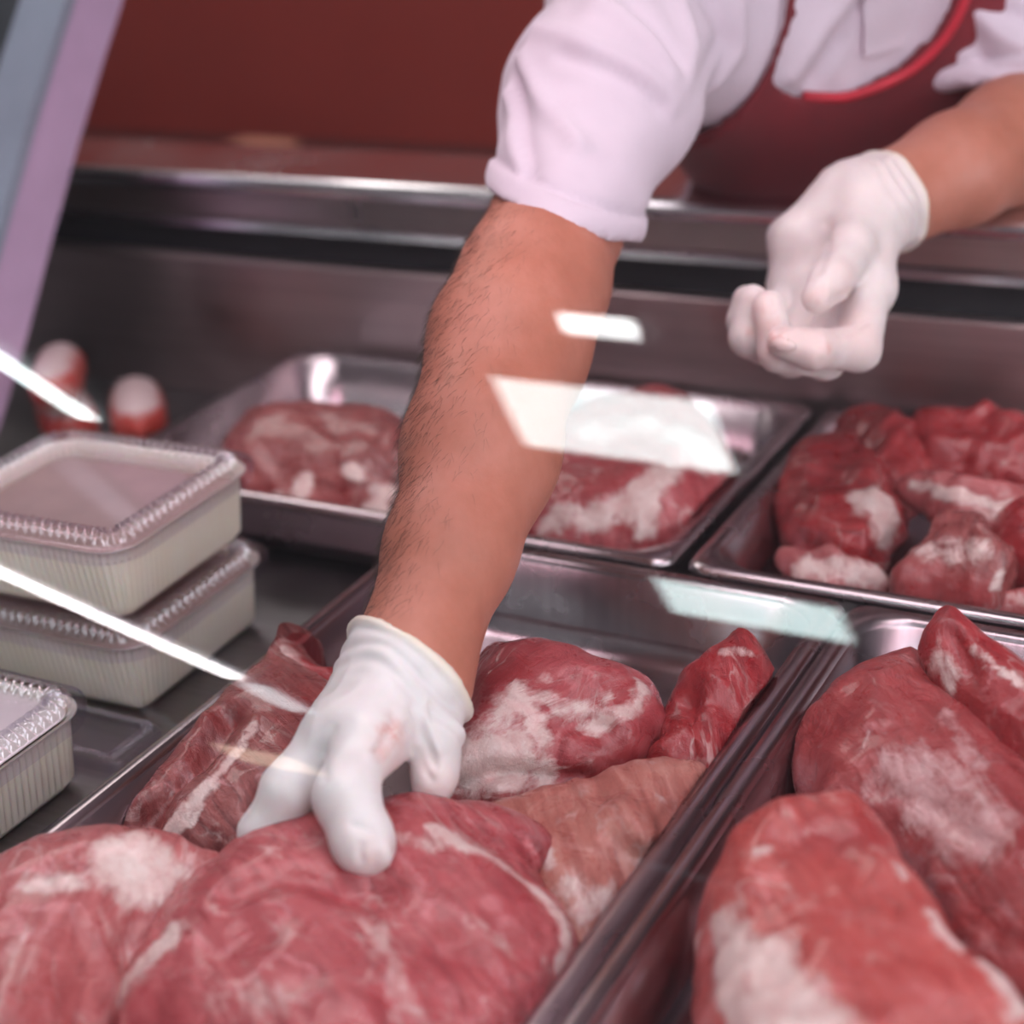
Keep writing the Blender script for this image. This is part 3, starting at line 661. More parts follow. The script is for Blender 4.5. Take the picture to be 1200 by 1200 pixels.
# ================================================================== PLASTIC TUBS
CLEAR = clear('clear_plastic', (.91, .88, .95), .05, .9, .03, (.95, .93, 1))
RIBBED = clear('ribbed_plastic', (.90, .89, .93), .20, .8, .10, (1, .97, 1))
milk = NT('milky_fill'); n = milk.noise(milk.coords((1, 1, .3)), 40, 4)
milk.set(Base_Color=milk.ramp(n, [(.3, (.96, .83, .68)), (.7, (.98, .89, .77))]), Roughness=.32, Coat_Weight=.4, Coat_Roughness=.12, Subsurface_Weight=.2, Subsurface_Scale=.02)
FILL = plain('fill_reflection', (.46, .33, .28), .5, var=.08); FILLW = plain('fill_surface_white', (.80, .76, .70), .5, var=.05)  # brown fill has the lid's brownish reflection put into its colour
THX, THY, TH = .088, .0770, .056
def lid_mesh(parent, z):
    Q, N, t, L = rr_dense(THX, THY, .020, .0011)
    rip = .5 + .5 * np.cos(2 * math.pi * t / (L / round(L / .0072)))
    def lp(off, zz, ro=0.0, rz=0.0):
        P = Q + N * (off + ro * rip)[:, None] if hasattr(ro, '__len__') else Q + N * (off + ro * rip)[:, None]
        return np.column_stack([P, z + zz + rz * rip])
    mb = MB()
    mb.loft([lp(.010, -.010), lp(.0115, -.004), lp(.0125, .0), lp(.012, .0015), lp(.004, .0018)])
    fl = mb.build('lid', CLEAR, parent, True)
    mb = MB()
    mb.loft([lp(.004, .0018), lp(.002, .004, .002), lp(.0, .0055, .002, .003), lp(-.004, .006, 0, .005), lp(-.009, .0055, 0, .005), lp(-.0125, .0035, -.002, .003), lp(-.014, .0025, 0)])
    mb.build('ribbed_border', RIBBED, fl, True)
    mb = MB(); mb.loft([lp(-.014, .0025), lp(-.016, .0015)], cap1=True)
    mb.build('lid_panel', CLEAR, fl, False)
    return fl
def make_tub(loc, rz, label, fill=.95, fm=None):
    t = empty('plastic_tub', loc, rz); tag(t, label, 'tub', 'lidded plastic tubs')
    Q, N, tt, L = rr_dense(THX, THY, .020, .0011)
    rip = .5 + .5 * np.cos(2 * math.pi * tt / (L / round(L / .0056)))
    def lp(off, zz, ro=0.0): return np.column_stack([Q + N * (off + ro * rip)[:, None], np.full(len(Q), zz)])
    mb = MB(); mb.loft([lp(-.014, .0), lp(-.011, .0), lp(-.0085, .003), lp(-.0065, .008, .0028), lp(-.002, TH - .008, .0028), lp(.0, TH - .003, 0), lp(.006, TH - .001), lp(.006, TH)], cap0=True)
    mb.build('tub_body', milk.m, t, True)
    mb = MB(); mb.loft([lp(-.0015, TH * fill - .001), lp(-.003, TH * fill), lp(-.016, TH * fill + .0006)], cap1=True)
    mb.build('contents', fm or FILL, t, False)
    lid_mesh(t, TH + .002); return t
sx, sy = -.721 - THX, .736 + THY
make_tub((sx, sy, DECK + .001), .02, 'lower lidded tub of white fat in the stack of two', .92)
make_tub((sx - .004, sy + .004, DECK + .001 + TH + .014), .03, 'upper lidded tub of white fat on top of the stack', .80)
make_tub((-.704 - THX, .668 - THY, DECK + .001), .0, 'lidded tub of white fat standing alone at the front left', .97, FILLW)
t = empty('loose_lid', (-.742, .7025, DECK + .0065), .0); t.scale = (.5, .30, .6); tag(t, 'loose clear ribbed lid lying on the deck between the tubs', 'lid')
lid_mesh(t, .0)

# wrapped sausages at the far left
def sausage(px, py, z, r, label, yaw, red_top=True):
    t = empty('wrapped_sausage', at(px, py, z), yaw); tag(t, label, 'sausage', 'wrapped sausages at the back left')
    mt = NT('sausage_wrap'); v = mt.coords(); sep = mt.add('ShaderNodeSeparateXYZ'); mt.link(v, sep.inputs[0])
    n = mt.noise(v, 60, 3); zz = mt.math('ADD', mt.math('MULTIPLY', sep.outputs[2], 14), mt.math('MULTIPLY', n, .25))
    c = mt.ramp(mt.math('ADD', zz, .35), [(.24, (.74, .62, .52)), (.34, (.40, .045, .03)), (.66, (.46, .05, .04)), (.76, (.60, .46, .46))])
    mt.set(Base_Color=c, Roughness=.3)
    L = .11; mb = MB(); loops = []
    for x, q in ((-.062, .12), (-.058, .3), (-.055, .12), (-.052, .45), (-.046, .78), (-.034, .95), (0, 1), (.034, .95), (.046, .78), (.052, .45), (.055, .12), (.058, .3), (.062, .12)):
        loops.append([(x, r * q * math.cos(a), r * q * math.sin(a)) for a in np.linspace(0, 2 * math.pi, 24, endpoint=False)])
    mb.loft(loops, cap0=True, cap1=True); mb.build('casing', mt.m, t, True)
    for s in (-1, 1):
        mb = MB(); mb.loft([[(s * .055 + dx, .005 * math.cos(a), .005 * math.sin(a)) for a in np.linspace(0, 2 * math.pi, 10, endpoint=False)] for dx in (-.002, .002)], cap0=True, cap1=True)
        mb.build('clip', RAIL, t)
sausage(78, 488, -.034, .028, 'red and white wrapped sausage nearest the lilac post', 2.45)
sausage(162, 484, -.036, .028, 'red and white wrapped sausage nearest the back left tray', 2.3)
sausage(68, 442, .012, .025, 'dark wrapped sausage piled on the other two', 2.2)

# ================================================================== BUTCHER
skin = NT('skin'); o_ = skin.coords(); n1 = skin.noise(o_, 18, 5, .6); n2 = skin.noise(o_, 240, 3)
c = skin.ramp(skin.math('ADD', skin.math('MULTIPLY', n1, .75), skin.math('MULTIPLY', skin.noise(skin.coords((1, 1, .6)), 75, 4, .65), .25)), [(.3, (.38, .128, .080)), (.55, (.48, .178, .122)), (.8, (.56, .235, .178))])
skin.set(Base_Color=c, Roughness=.5, Subsurface_Weight=.15, Subsurface_Scale=.012)
skin.p.inputs['Subsurface Radius'].default_value = (1, .3, .2); skin.bump(skin.math('ADD', n2, skin.math('MULTIPLY', skin.noise(o_, 70, 4), 1.2)), .22, .0012)
latex = NT('latex_glove'); v = latex.coords(); n1 = latex.noise(v, 55, 4); n2 = latex.noise(latex.coords((40, 40, 160)), 1.0, 3)
c = latex.ramp(n1, [(.3, (.70, .67, .67)), (.7, (.78, .75, .75))])
mk = latex.math('MULTIPLY', latex.attr('mark'), latex.ramp(latex.noise(v, 160, 3), [(.35, (0, 0, 0)), (.6, (1, 1, 1))]))
c = latex.mix(mk, c, (.55, .14, .10)); c = latex.mix(latex.attr('pink'), c, (.80, .50, .47)); c = latex.mix(latex.attr('cream'), c, (.84, .77, .62))
latex.set(Base_Color=c, Roughness=.42, Subsurface_Weight=.15, Subsurface_Scale=.008, Sheen_Weight=.1); latex.bump(n2, .10, .001)
cloth = NT('polo_cotton'); v = cloth.coords(); n1 = cloth.noise(v, 900, 2); n3 = cloth.noise(v, 14, 4)
cloth.set(Base_Color=cloth.ramp(n3, [(.3, (.64, .545, .635)), (.7, (.70, .60, .69))]), Roughness=.85, Sheen_Weight=.2); cloth.bump(n1, .12, .0006)
apr = NT('apron_cotton'); v = apr.coords(); n1 = apr.noise(v, 700, 2); n3 = apr.noise(v, 12, 4)
apr.set(Base_Color=apr.ramp(n3, [(.3, (.12, .005, .011)), (.7, (.19, .009, .018))]), Roughness=.8, Sheen_Weight=.1); apr.bump(n1, .15, .0006)

SR = atD(752, 0, 1.29); HR = atD(660, 252, 1.165)
ARM = [(atD(656, 255, 1.165), .047), (atD(626, 330, 1.12), .0490), (atD(596, 400, 1.085), .0505), (atD(564, 530, 1.026), .0465), (atD(527, 650, .978), .0365), (atD(497, 735, .947), .0302), (atD(480, 785, .932), .0295)]
SL = atD(1182, -80, 1.42); EL = atD(1255, 130, 1.36)
ARML = [(SL, .052), (atD(1206, 20, 1.39), .044), (EL, .045), (atD(1190, 165, 1.32), .0445), (atD(1120, 200, 1.275), .038), (atD(1050, 232, 1.25), .030), (atD(1025, 240, 1.235), .029)]
MIDS = (SR + SL) / 2
PEL = np.array((-.36, 1.82, .02))
LAT = nv(SL - SR); AX = nv(PEL - MIDS); LAT2 = nv(LAT - AX * (LAT @ AX)); FRONT = np.cross(AX, LAT2)
if FRONT[1] > 0: FRONT = -FRONT
def torso(f, g=0.0, k=.06):
    f.cone(SR + AX * .02, SL + AX * .02, .062 + g, .062 + g, k)
    for s in (-1, 1):
        a = MIDS + LAT2 * s * .085 + AX * .09; b = PEL + LAT2 * s * .075
        f.cone(a, b, .098 + g, .098 + g, k)
        f.cone(SR + AX * .02 if s < 0 else SL + AX * .02, a, .062 + g, .09 + g, k)
    f.cone(MIDS + AX * .16 + FRONT * .02, PEL + FRONT * .01, .105 + g, .112 + g, k)
NECK = MIDS - AX * .05 + np.array((0, -.01, .06)); HEAD = NECK + np.array((-.01, -.075, .12))
def hand_right(f, g):
    W = ARM[-1][0]
    I = [atD(430, 868, .882), atD(405, 932, .850), atD(424, 985, .842), atD(436, 1004, .848)]
    M = [atD(396, 862, .894), atD(338, 925, .880), atD(308, 975, .886), atD(298, 1008, .895)]
    Rg = [atD(402, 850, .920), atD(345, 915, .915), atD(322, 975, .922), atD(318, 1010, .93)]
    Pk = [atD(415, 842, .943), atD(370, 905, .945), atD(352, 960, .948), atD(352, 990, .946)]
    Th = [atD(497, 815, .925), atD(512, 862, .905), atD(511, 908, .90), atD(501, 942, .905)]
    for q, r in ((I, .0165), (M, .016), (Rg, .0155), (Pk, .0145)): f.cone(W, q[0], .026 + g, r + g, .022)
    f.cone(W, Th[0], .026 + g, .0185 + g, .02); f.cone(Th[0], I[0], .016 + g, .014 + g, .02)
    f.cone(I[0], M[0], .0155 + g, .0155 + g, .012); f.cone(M[0], Rg[0], .0155 + g, .015 + g, .012); f.cone(Rg[0], Pk[0], .015 + g, .0145 + g, .012)
    f.chain([(I[0], .0165 + g), (I[1], .0158 + g), (I[2], .0150 + g), (I[3], .0118 + g)], .006)
    f.chain([(M[0], .016 + g), (M[1], .0142 + g), (M[2], .0128 + g), (M[3], .0105 + g)], .006)
    f.chain([(Rg[0], .0155 + g), (Rg[1], .0138 + g), (Rg[2], .0122 + g), (Rg[3], .010 + g)], .004)
    f.chain([(Pk[0], .0145 + g), (Pk[1], .0122 + g), (Pk[2], .011 + g), (Pk[3], .009 + g)], .004)
    f.chain([(Th[0], .0180 + g), (Th[1], .0135 + g), (Th[2], .0112 + g), (Th[3], .0085 + g)], .008)
    f.ell(atD(446, 1000, .834), (.0058, .0050, .0090), .0012)                # nail showing through the latex
def hand_left(f, g):
    W = ARML[-1][0]
    I = [atD(1018, 338, 1.185), atD(1006, 408, 1.150), atD(952, 410, 1.122), atD(916, 400, 1.116)]
    M = [atD(987, 350, 1.205), atD(966, 420, 1.165), atD(912, 412, 1.140), atD(900, 360, 1.138)]
    Rg = [atD(955, 350, 1.222), atD(928, 418, 1.185), atD(878, 396, 1.160), atD(882, 352, 1.158)]
    Pk = [atD(928, 338, 1.238), atD(898, 395, 1.205), atD(870, 376, 1.188), atD(873, 350, 1.186)]
    Th = [atD(1008, 262, 1.215), atD(998, 292, 1.180), atD(975, 328, 1.148), atD(958, 350, 1.138)]
    for q, r in ((I, .0165), (M, .0155), (Rg, .015), (Pk, .0145)): f.cone(W, q[0], .023 + g, r + g, .016)
    f.cone(W, Th[0], .024 + g, .019 + g, .02); f.cone(Th[0], I[0], .012 + g, .013 + g, .012)
    f.cone(atD(932, 278, 1.235), atD(985, 228, 1.238), .016 + g, .02 + g, .02); f.cone(atD(928, 278, 1.236), Pk[0], .016 + g, .0145 + g, .012)
    f.cone(I[0], M[0], .0155 + g, .015 + g, .012); f.cone(M[0], Rg[0], .015 + g, .0148 + g, .012); f.cone(Rg[0], Pk[0], .0148 + g, .014 + g, .012)
    f.chain([(I[0], .0165 + g), (I[1], .0152 + g), (I[2], .0132 + g), (I[3], .0104 + g)], .006)
    f.chain([(M[0], .0155 + g), (M[1], .0150 + g), (M[2], .0135 + g), (M[3], .0108 + g)], .004)
    f.chain([(Rg[0], .015 + g), (Rg[1], .0145 + g), (Rg[2], .0130 + g), (Rg[3], .0104 + g)], .004)
    f.chain([(Pk[0], .0142 + g), (Pk[1], .0128 + g), (Pk[2], .0112 + g), (Pk[3], .0094 + g)], .004)
    f.chain([(Th[0], .019 + g), (Th[1], .0160 + g), (Th[2], .0138 + g), (Th[3], .0108 + g)], .007)
    f.ell(atD(920, 404, 1.102), (.009, .004, .0055), .002)                  # index nail

# body (skin): one continuous mesh
f = Field((-.95, .52, -.95), (-.02, 2.08, .80), .006)
torso(f, -.012)
f.chain([(SR, .036), (atD(686, 180, 1.2), .037), (atD(654, 262, 1.16), .0435)] + ARM[1:], .018); f.chain(ARML, .03)
hand_right(f, -.003); hand_left(f, -.003)
f.cone(MIDS - AX * .02, HEAD - np.array((0, -.02, .03)), .06, .052, .03)
HR3 = [(1, 0, 0), (0, .93, .36), (0, -.36, .93)]
f.ell(HEAD + np.array((0, .015, .03)), (.074, .092, .095), .03, HR3); f.ell(HEAD + np.array((0, -.045, -.045)), (.055, .055, .06), .03, HR3)
FW = np.array((0, -.93, -.36)); UPH = np.array((0, -.36, .93))
f.cone(HEAD + FW * .088 + UPH * .01, HEAD + FW * .112 - UPH * .022, .009, .013, .012)                    # nose
for s in (-1, 1):
    f.ell(HEAD + FW * .078 + UPH * .012 + np.array((s * .031, 0, 0)), (.016, .01, .01), .006, HR3)          # eyes
    f.cone(HEAD + FW * .086 + UPH * .03 + np.array((s * .015, 0, 0)), HEAD + FW * .078 + UPH * .032 + np.array((s * .05, 0, 0)), .008, .007, .01)
    f.ell(HEAD + np.array((s * .079, .015, .0)), (.010, .02, .033), .006, HR3)                             # ears
    f.cone(PEL + LAT2 * s * .09, np.array((PEL[0] + s * .10, 1.80, -.45)), .085, .06, .04)
    f.cone(np.array((PEL[0] + s * .10, 1.80, -.45)), np.array((PEL[0] + s * .10, 1.82, -.88)), .06, .045, .03)
    f.cone(np.array((PEL[0] + s * .10, 1.84, -.90)), np.array((PEL[0] + s * .12, 1.68, -.915)), .04, .03, .03)
f.cone(HEAD + FW * .092 - UPH * .048 + np.array((-.02, 0, 0)), HEAD + FW * .092 - UPH * .048 + np.array((.02, 0, 0)), .008, .008, .006)   # lips
V, Q = f.mesh(2)
PBASE = np.array((PEL[0], 1.8, -.95))
V[:, 2] = np.maximum(V[:, 2], -.95)
V = V + normals(V, Q) * (.0012 * vnoise(V, 28, 2))[:, None]
BODYV, BODYQ = V, Q
person = mesh_obj('person', V - PBASE, Q, skin.m); person.location = PBASE
tag(person, 'person in white polo and red apron leaning over, gloved hand gripping pork', 'person')
def pchild(name, V, Q, mat, attrs=None, parent=None):
    return mesh_obj(name, V - PBASE, Q, mat, parent or person, True, attrs)

# gloves
def glove(hand, W, wdir, cuffp, cuffn, lo, hi, armpts, marks, pinks, creases, base_pink=0.0):
    f = Field(lo, hi, .0019); hand(f, 0.0)
    f.chain([(p, r + .0036) for p, r in armpts], .012)
    f.cut(cuffp, cuffn)
    V, Q = f.mesh(3); N = normals(V, Q)
    cn = nv(cuffn); h = -(V - cuffp) @ cn
    # bead at the cuff and stretched folds below it
    V = V + N * (.0026 * np.exp(-((h - .003) / .003) ** 2) + .0009 * np.sin(h * 620 + 6 * vnoise(V, 22, 3)) * np.exp(-((h - .018) / .012) ** 2) + .0014 * vnoise(V, 60, 4) * np.exp(-h / .06))[:, None]
    V = V + N * (.0005 * (1 - 2 * np.abs(vnoise(V * np.array((1, 1, .5)), 75, 6))) + .0010 * vnoise(V, 38, 7))[:, None]
    PR = proj(V)
    for pts, r, amp in creases:
        Wp = [on_surface(V, px, py, PR) for px, py in pts]; V = V + N * (amp * np.exp(-(seg_dist(V, Wp) / r) ** 2))[:, None]
    a = dict(mark=paint(V, PR, marks), pink=np.maximum(paint(V, PR, pinks), base_pink), cream=np.exp(-((h - .002) / .003) ** 2) * .8)
    return pchild('glove', V, Q, latex.m, a)
W = ARM[-1][0]; wd = nv(ARM[-2][0] - ARM[-1][0])
cp = atD(486, 790, .935); e1 = nv(atD(541, 836, .93) - atD(427, 745, .935)); toC = nv(CP - cp)
cn = nv(np.cross(e1, np.cross(wd, e1))); cn = nv(cn + toC * .12)
gr = glove(hand_right, W, wd, atD(485, 782, .932), cn, cp - .26, cp + np.array((.1, .12, .1)), [ARM[-3], ARM[-2], ARM[-1]],
      [([(466, 858)], .006, .9), ([(455, 885)], .005, .6), ([(460, 870)], .008, .35)], [([(470, 900), (500, 930)], .016, .35), ([(440, 1005)], .008, .35), ([(400, 985), (392, 960)], .01, .2)],
      [([(492, 830), (498, 860), (512, 890)], .0025, -.0022), ([(502, 822), (508, 850), (520, 875)], .0025, .0016), ([(486, 850), (490, 885), (500, 920)], .0025, -.002), ([(448, 880), (462, 858), (470, 835)], .003, -.0016), ([(430, 985), (427, 1000), (430, 1015)], .0018, -.0014), ([(415, 960), (440, 968)], .0022, -.0012), ([(385, 850), (372, 880), (378, 905)], .003, -.0014)])
gr['label'] = 'white latex glove with a red smear, gripping the pork slab'
W = ARML[-1][0]; wd = nv(ARML[-2][0] - ARML[-1][0]); cp = atD(1032, 232, 1.24)
e1 = nv(atD(1052, 278, 1.24) - atD(990, 200, 1.25)); cn = nv(np.cross(e1, np.cross(wd, e1))); cn = nv(cn + nv(CP - cp) * .25)
gl = glove(hand_left, W, wd, atD(1040, 228, 1.245), cn, np.minimum(cp, atD(930, 400, 1.15)) - .1, np.maximum(cp, atD(930, 400, 1.15)) + .1, [ARML[-3], ARML[-2], ARML[-1]],
      [([(902, 390)], .004, .9), ([(872, 392)], .003, .6), ([(978, 410)], .003, .8), ([(900, 370)], .008, .3), ([(968, 262)], .005, .35), ([(950, 350)], .008, .2)],
      [([(1000, 350), (1010, 395)], .028, .45), ([(900, 395), (975, 420)], .022, .5), ([(880, 360), (890, 420)], .02, .45), ([(955, 345)], .012, .4)],
      [([(1005, 345), (985, 352)], .003, -.002), ([(1015, 370), (990, 385)], .003, -.002), ([(960, 262), (965, 290), (955, 310)], .004, -.002), ([(968, 325), (975, 340)], .0025, .0012), ([(930, 390), (960, 395)], .0025, -.0014), ([(905, 345), (912, 380)], .003, -.0016)], .22)
gl['label'] = 'white latex glove of the half open hand'

# polo shirt
f = Field((-.86, .88, -.10), (-.08, 2.02, .60), .0042)
torso(f, 0.0)
hd = nv(HR - SR)
f.chain([(SR - hd * -.01, .062), (atD(705, 120, 1.22), .0615), (HR, .0500), (ARM[1][0], .0500)], .04)
hl_end = atD(1198, 86, 1.375); hld = nv(hl_end - SL)
f.chain([(SL, .068), (hl_end + hld * .05, .068)], .05)
f.cone(MIDS - AX * .01, NECK, .068, .062, .03)
def cutlocal(p, n, R):
    sl = f.sub(p - R, p + R); x, y, z = f.grid(sl)
    pl = (x - p[0]) * n[0] + (y - p[1]) * n[1] + (z - p[2]) * n[2]
    rad = np.sqrt((x - p[0]) ** 2 + (y - p[1]) ** 2 + (z - p[2]) ** 2)
    f.d[sl] = np.where((rad < R) & (pl > -.004), np.maximum(f.d[sl], pl), f.d[sl])
tcm = nv(CP - HR); hn = nv(hd - tcm * (hd @ tcm) * 1.12)
cutlocal(HR, hn, .105); tcl = nv(CP - hl_end); hln = nv(hld - tcl * (hld @ tcl) * 1.1); cutlocal(hl_end, hln, .11); cutlocal(NECK, nv(NECK - MIDS), .09)
f.cut(PEL + AX * .10, AX)
V, Q = f.mesh(2); N = normals(V, Q)
PR = proj(V)
folds = [([(604, 70), (640, 125), (675, 165)], .007, .006), ([(606, 60), (608, 130), (618, 190)], .006, -.006), ([(592, 110), (596, 160), (610, 195)], .006, .005),
         ([(632, 30), (690, 50), (760, 85), (790, 120)], .008, .005), ([(660, 60), (730, 85), (775, 125)], .007, -.004), ([(700, 0), (760, 40), (795, 90)], .010, .007), ([(740, 0), (790, 50), (800, 110)], .008, -.006),
         ([(800, 0), (815, 50), (800, 110)], .008, .006), ([(835, 0), (850, 50), (830, 100)], .008, -.006), ([(870, 0), (870, 60), (840, 100)], .008, .005),
         ([(930, 95), (960, 50), (1000, 0)], .010, .006), ([(960, 95), (990, 50), (1010, 10)], .008, -.006),
         ([(1130, 10), (1160, 40), (1200, 60)], .008, .006), ([(1125, 40), (1150, 75), (1200, 90)], .008, -.005), ([(1140, 0), (1180, 20), (1210, 25)], .006, -.005)]
for pts, r, amp in folds:
    Wp = [on_surface(V, px, py, PR) for px, py in pts]; V = V + N * (amp * np.exp(-(seg_dist(V, Wp) / r) ** 2))[:, None]
V = V + N * (.004 * vnoise(V, 16, 8) + .0016 * vnoise(V, 40, 9))[:, None]
for p, n_ in ((HR, hn), (hl_end, hln)):                                   # stitched hem band
    h = -(V - p) @ n_; near = np.linalg.norm(V - p, axis=1) < .10
    V = V + N * (near * (.0016 * np.clip((.019 - h) / .003, 0, 1) * (h > -.002) - .0034 * np.exp(-((h - .0205) / .0026) ** 2)))[:, None]
RX = V
for _ in range(8): RX = relax(RX, Q, .5)
for p, n_ in ((HR, hn), (hl_end, hln)):
    wgt = (np.exp(-(((V - p) @ n_) / .006) ** 2) * (np.linalg.norm(V - p, axis=1) < .11))[:, None]; V = V * (1 - wgt) + RX * wgt
shirt = pchild('polo_shirt', V, Q, cloth.m); shirt['label'] = 'white short sleeved polo shirt'

# apron bib over the chest
from mathutils.bvhtree import BVHTree
SBV = BVHTree.FromPolygons([tuple(v) for v in V], [tuple(map(int, q)) for q in Q])
Q0 = MIDS + AX * .14 + FRONT * .125
def onplane(px, py):
    d = ray(px, py); h = SBV.ray_cast(Vector(CP), Vector(d), 5.0)
    if h[0] is not None: P = np.array(h[0]) - Q0
    else: t = ((Q0 - CP) @ FRONT) / (d @ FRONT); P = CP + d * t - Q0
    return np.array((P @ LAT2, P @ AX))
NECKLINE = [(932, -60), (925, 0), (912, 50), (903, 88), (925, 104), (960, 104), (1000, 95), (1045, 72), (1085, 38), (1112, 0), (1125, -60)]
nl = [onplane(*p) for p in NECKLINE]
left = [onplane(918, -60), onplane(885, 40), onplane(840, 90), onplane(790, 130)]
print('neckline uv', np.round(nl, 3).tolist(), np.round(left, 3).tolist())
sgn = 1 if nl[-1][0] > nl[0][0] else -1
poly = nl + [nl[-1] + np.array((sgn * .028, 0)), np.array((nl[-2][0] + sgn * .05, .03)), np.array((sgn * .17, .12)), np.array((sgn * .19, .30)), np.array((sgn * .19, .48)), np.array((-sgn * .19, .48)), np.array((-sgn * .19, .30)), np.array((nl[3][0] - sgn * .15, nl[3][1] + .05)), nl[0] - np.array((sgn * .022, 0))]
fa = Field((-.80, 1.0, -.26), (-.10, 2.05, .50), .0045); torso(fa, .0115)
fa.cone(MIDS + AX * .40 + FRONT * .02, PEL + AX * .05 + FRONT * .02, .11, .13, .06)
x, y, z = fa.full(); ux = (x - Q0[0]) * LAT2[0] + (y - Q0[1]) * LAT2[1] + (z - Q0[2]) * LAT2[2]; vy = (x - Q0[0]) * AX[0] + (y - Q0[1]) * AX[1] + (z - Q0[2]) * AX[2]
nz = (x - Q0[0]) * FRONT[0] + (y - Q0[1]) * FRONT[1] + (z - Q0[2]) * FRONT[2]
band = np.abs(fa.d) < .03
pd = np.ones(fa.d.shape, np.float32); pd[band] = poly_sdf(ux[band].astype(float), vy[band].astype(float), np.array(poly))
shell = np.maximum(fa.d, -(fa.d + .0095))
fa.d = np.maximum(np.maximum(shell, pd), (-nz - .11).astype(np.float32)).astype(np.float32)
V, Q = fa.mesh(2); N = normals(V, Q); V = V + N * (.003 * vnoise(V, 14, 4))[:, None]
apron = pchild('apron', V, Q, apr.m); apron['label'] = 'dark red apron bib with a bright red edge'
# buttoned placket on the chest
rows = []
for t_ in np.linspace(0, 1, 8):
    L_ = (1012 - 3 * t_, -40 + 104 * t_); R_ = (1072 - 16 * t_, -40 + 92 * t_); row = []
    for q_ in np.linspace(0, 1, 6):
        px_, py_ = L_[0] + (R_[0] - L_[0]) * q_, L_[1] + (R_[1] - L_[1]) * q_
        h_ = SBV.ray_cast(Vector(CP), Vector(ray(px_, py_)), 5.0)
        if h_[0] is not None:
            nn_ = np.array(h_[1]); nn_ = nn_ if nn_ @ (CP - np.array(h_[0])) > 0 else -nn_; row.append((np.array(h_[0]), nn_))
    if len(row) == 6: rows.append(row)
if len(rows) > 3:
    mb = MB(); lo_ = [[p_ - n_ * .001 for p_, n_ in r_] for r_ in rows]; hi_ = [[p_ + n_ * (.0045 + .002 * math.sin(3.1 * i_)) for p_, n_ in r_] for i_, r_ in enumerate(rows)]
    ring = [a_ + b_[::-1] for a_, b_ in zip(lo_, hi_)]
    mb.loft([[tuple(p_ - PBASE) for p_ in r_] for r_ in ring], cap0=True, cap1=True)
    pk = mb.build('placket', cloth.m, shirt, True); pk.data.set_sharp_from_angle(angle=math.radians(50))
# binding along the neckline
bv = BVHTree.FromPolygons([tuple(v) for v in V], [tuple(map(int, q)) for q in Q])
tp_ = []
cur = np.array([nl[0]] + nl + [nl[-1]])
for i in range(1, len(cur) - 2):
    for j in range(6):
        t = j / 6; p0, p1, p2, p3 = cur[i - 1], cur[i], cur[i + 1], cur[i + 2]
        uv = .5 * ((2 * p1) + (-p0 + p2) * t + (2 * p0 - 5 * p1 + 4 * p2 - p3) * t * t + (-p0 + 3 * p1 - 3 * p2 + p3) * t ** 3)
        s0 = Q0 + LAT2 * uv[0] + AX * (uv[1] + .003) + FRONT * .2
        h = bv.ray_cast(Vector(s0), Vector(-FRONT), .4)
        if h[0] is not None: tp_.append(np.array(h[0]))
if len(tp_) > 5:
    tp_ = np.array(tp_); 
    for _ in range(3): tp_[1:-1] = (tp_[:-2] + tp_[2:] + 2 * tp_[1:-1]) / 4
    bd = tube('edge_binding', tp_ - PBASE, .0042, plain('binding_red', (.50, .015, .035), .6), apron); bd['label'] = 'bright red edge binding'

# trousers, shoes and head hair
f = Field((PEL[0] - .3, 1.55, -.95), (PEL[0] + .3, 2.05, .16), .009)
f.cone(PEL + LAT2 * -.08 - AX * .01, PEL + LAT2 * .08 - AX * .01, .122, .122, .04)
for s in (-1, 1): f.cone(PEL + LAT2 * s * .09, np.array((PEL[0] + s * .10, 1.80, -.45)), .102, .08, .04); f.cone(np.array((PEL[0] + s * .10, 1.80, -.45)), np.array((PEL[0] + s * .10, 1.82, -.86)), .08, .068, .03)
V, Q = f.mesh(1); pchild('trousers', V, Q, plain('trouser_cloth', (.03, .03, .04), .8))
for s in (-1, 1):
    f = Field((PEL[0] + s * .11 - .09, 1.58, -.96), (PEL[0] + s * .11 + .09, 1.95, -.80), .005)
    f.cone(np.array((PEL[0] + s * .10, 1.86, -.90)), np.array((PEL[0] + s * .122, 1.67, -.912)), .05, .038, .03); V, Q = f.mesh(1); V[:, 2] = np.maximum(V[:, 2], -.95)
    pchild('shoe', V, Q, plain('shoe_leather', (.015, .015, .016), .4))
f = Field(HEAD - .16, HEAD + .16, .005); f.ell(HEAD + np.array((0, .03, .045)), (.083, .098, .095), .02, HR3)
f.cut(HEAD + FW * .06 + UPH * .07, FW * .8 - UPH * .6); V, Q = f.mesh(1); V = V + normals(V, Q) * (.003 * vnoise(V, 60, 1))[:, None]
pchild('head_hair', V, Q, plain('hair_dark', (.03, .018, .012), .6))

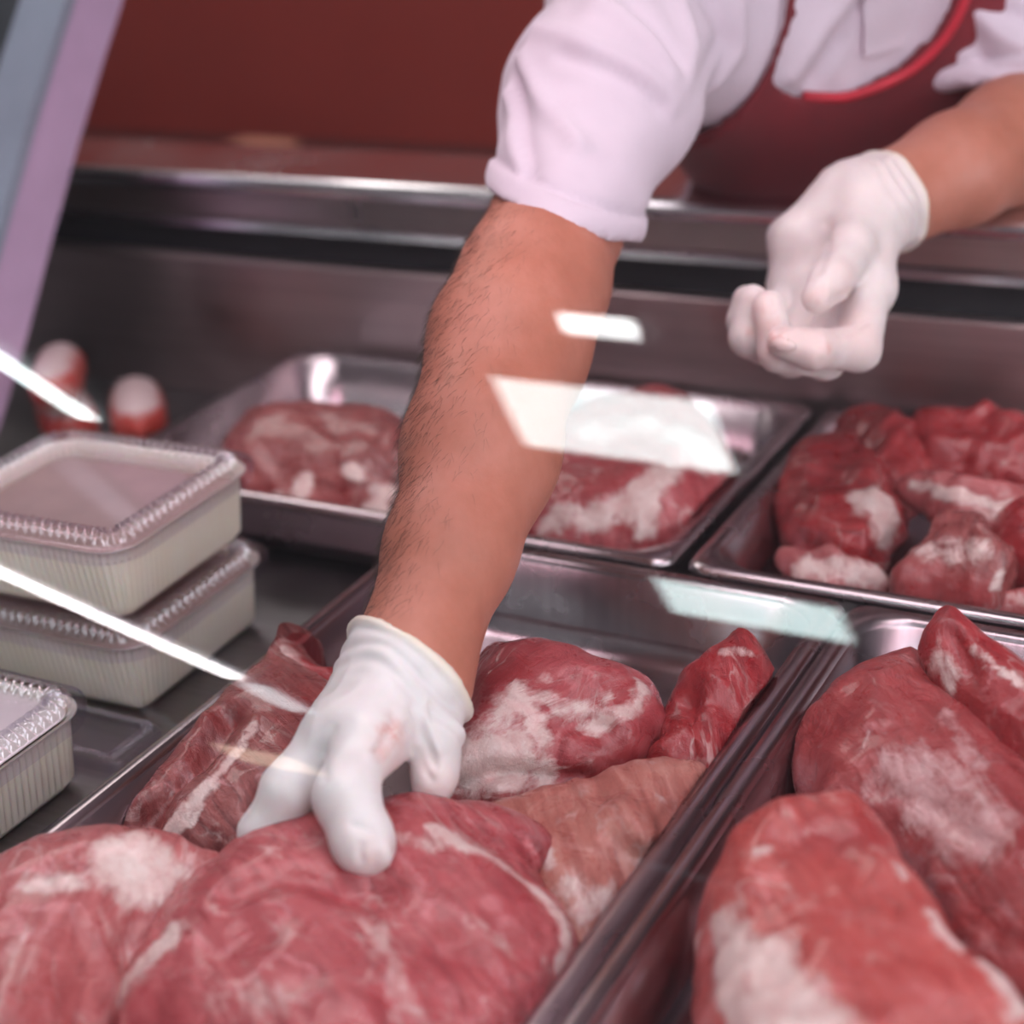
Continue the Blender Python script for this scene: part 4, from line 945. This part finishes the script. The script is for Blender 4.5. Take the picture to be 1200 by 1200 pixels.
# forearm hair
N = normals(BODYV, BODYQ); PR = proj(BODYV); toc = np.array([nv(CP - v) for v in BODYV[::1]]) if False else (CP - BODYV) / np.linalg.norm(CP - BODYV, axis=1)[:, None]
def hair_on(axis_pts, outer, count, dens):
    A = [p for p, r in axis_pts]; d = seg_dist(BODYV, A); sel = np.where((d < .06))[0]
    down = nv(A[-1] - A[0]); span = np.linalg.norm(A[-1] - A[0]); t = ((BODYV[sel] - A[0]) @ down) / span
    sc = N[sel] @ outer; fac = (N[sel] * toc[sel]).sum(1)
    wt = np.clip(sc + .30, 0, 1) ** 1.2 * (t > .02) * (t < .96) * (fac > -.35); wt = wt / wt.sum()
    ids = rng.choice(sel, count, p=wt); Vh = []; Fh = []
    for i in ids:
        n0 = N[i]; side = np.cross(n0, down); p = BODYV[i] + side * rng.normal(0, .003) + down * rng.normal(0, .003)
        dirn = nv(down * .9 + n0 * rng.uniform(.12, .55) + outer * .25 + side * rng.normal(0, .45)); L = rng.uniform(.005, .011); curl = nv(down - n0 * .5 + side * rng.normal(0, .3))
        r = .00009; b = len(Vh); q0 = p - n0 * .0008
        s1 = nv(np.cross(dirn, n0) + 1e-6); s2 = np.cross(dirn, s1)
        for k_, (tt, rr) in enumerate(((0, r), (.5, r * .8), (1, r * .3))):
            c_ = q0 + dirn * L * tt + curl * L * .35 * tt * tt
            for a_ in (0, 2.09, 4.19): Vh.append(c_ + rr * (math.cos(a_) * s1 + math.sin(a_) * s2))
        for k_ in (0, 1):
            for a_ in range(3): Fh.append((b + k_ * 3 + a_, b + k_ * 3 + (a_ + 1) % 3, b + k_ * 3 + 3 + (a_ + 1) % 3, b + k_ * 3 + 3 + a_))
    return Vh, Fh
leftish = nv(RW @ (-1, -.25, .15))
Vh, Fh = hair_on([a for a in ARM], leftish, 2600, 1)
hr = mesh_obj('forearm_hair', np.array(Vh) - PBASE, Fh, plain('arm_hair', (.035, .02, .015), .6), person, True); hr['kind'] = 'stuff'; hr['label'] = 'fine dark forearm hair'
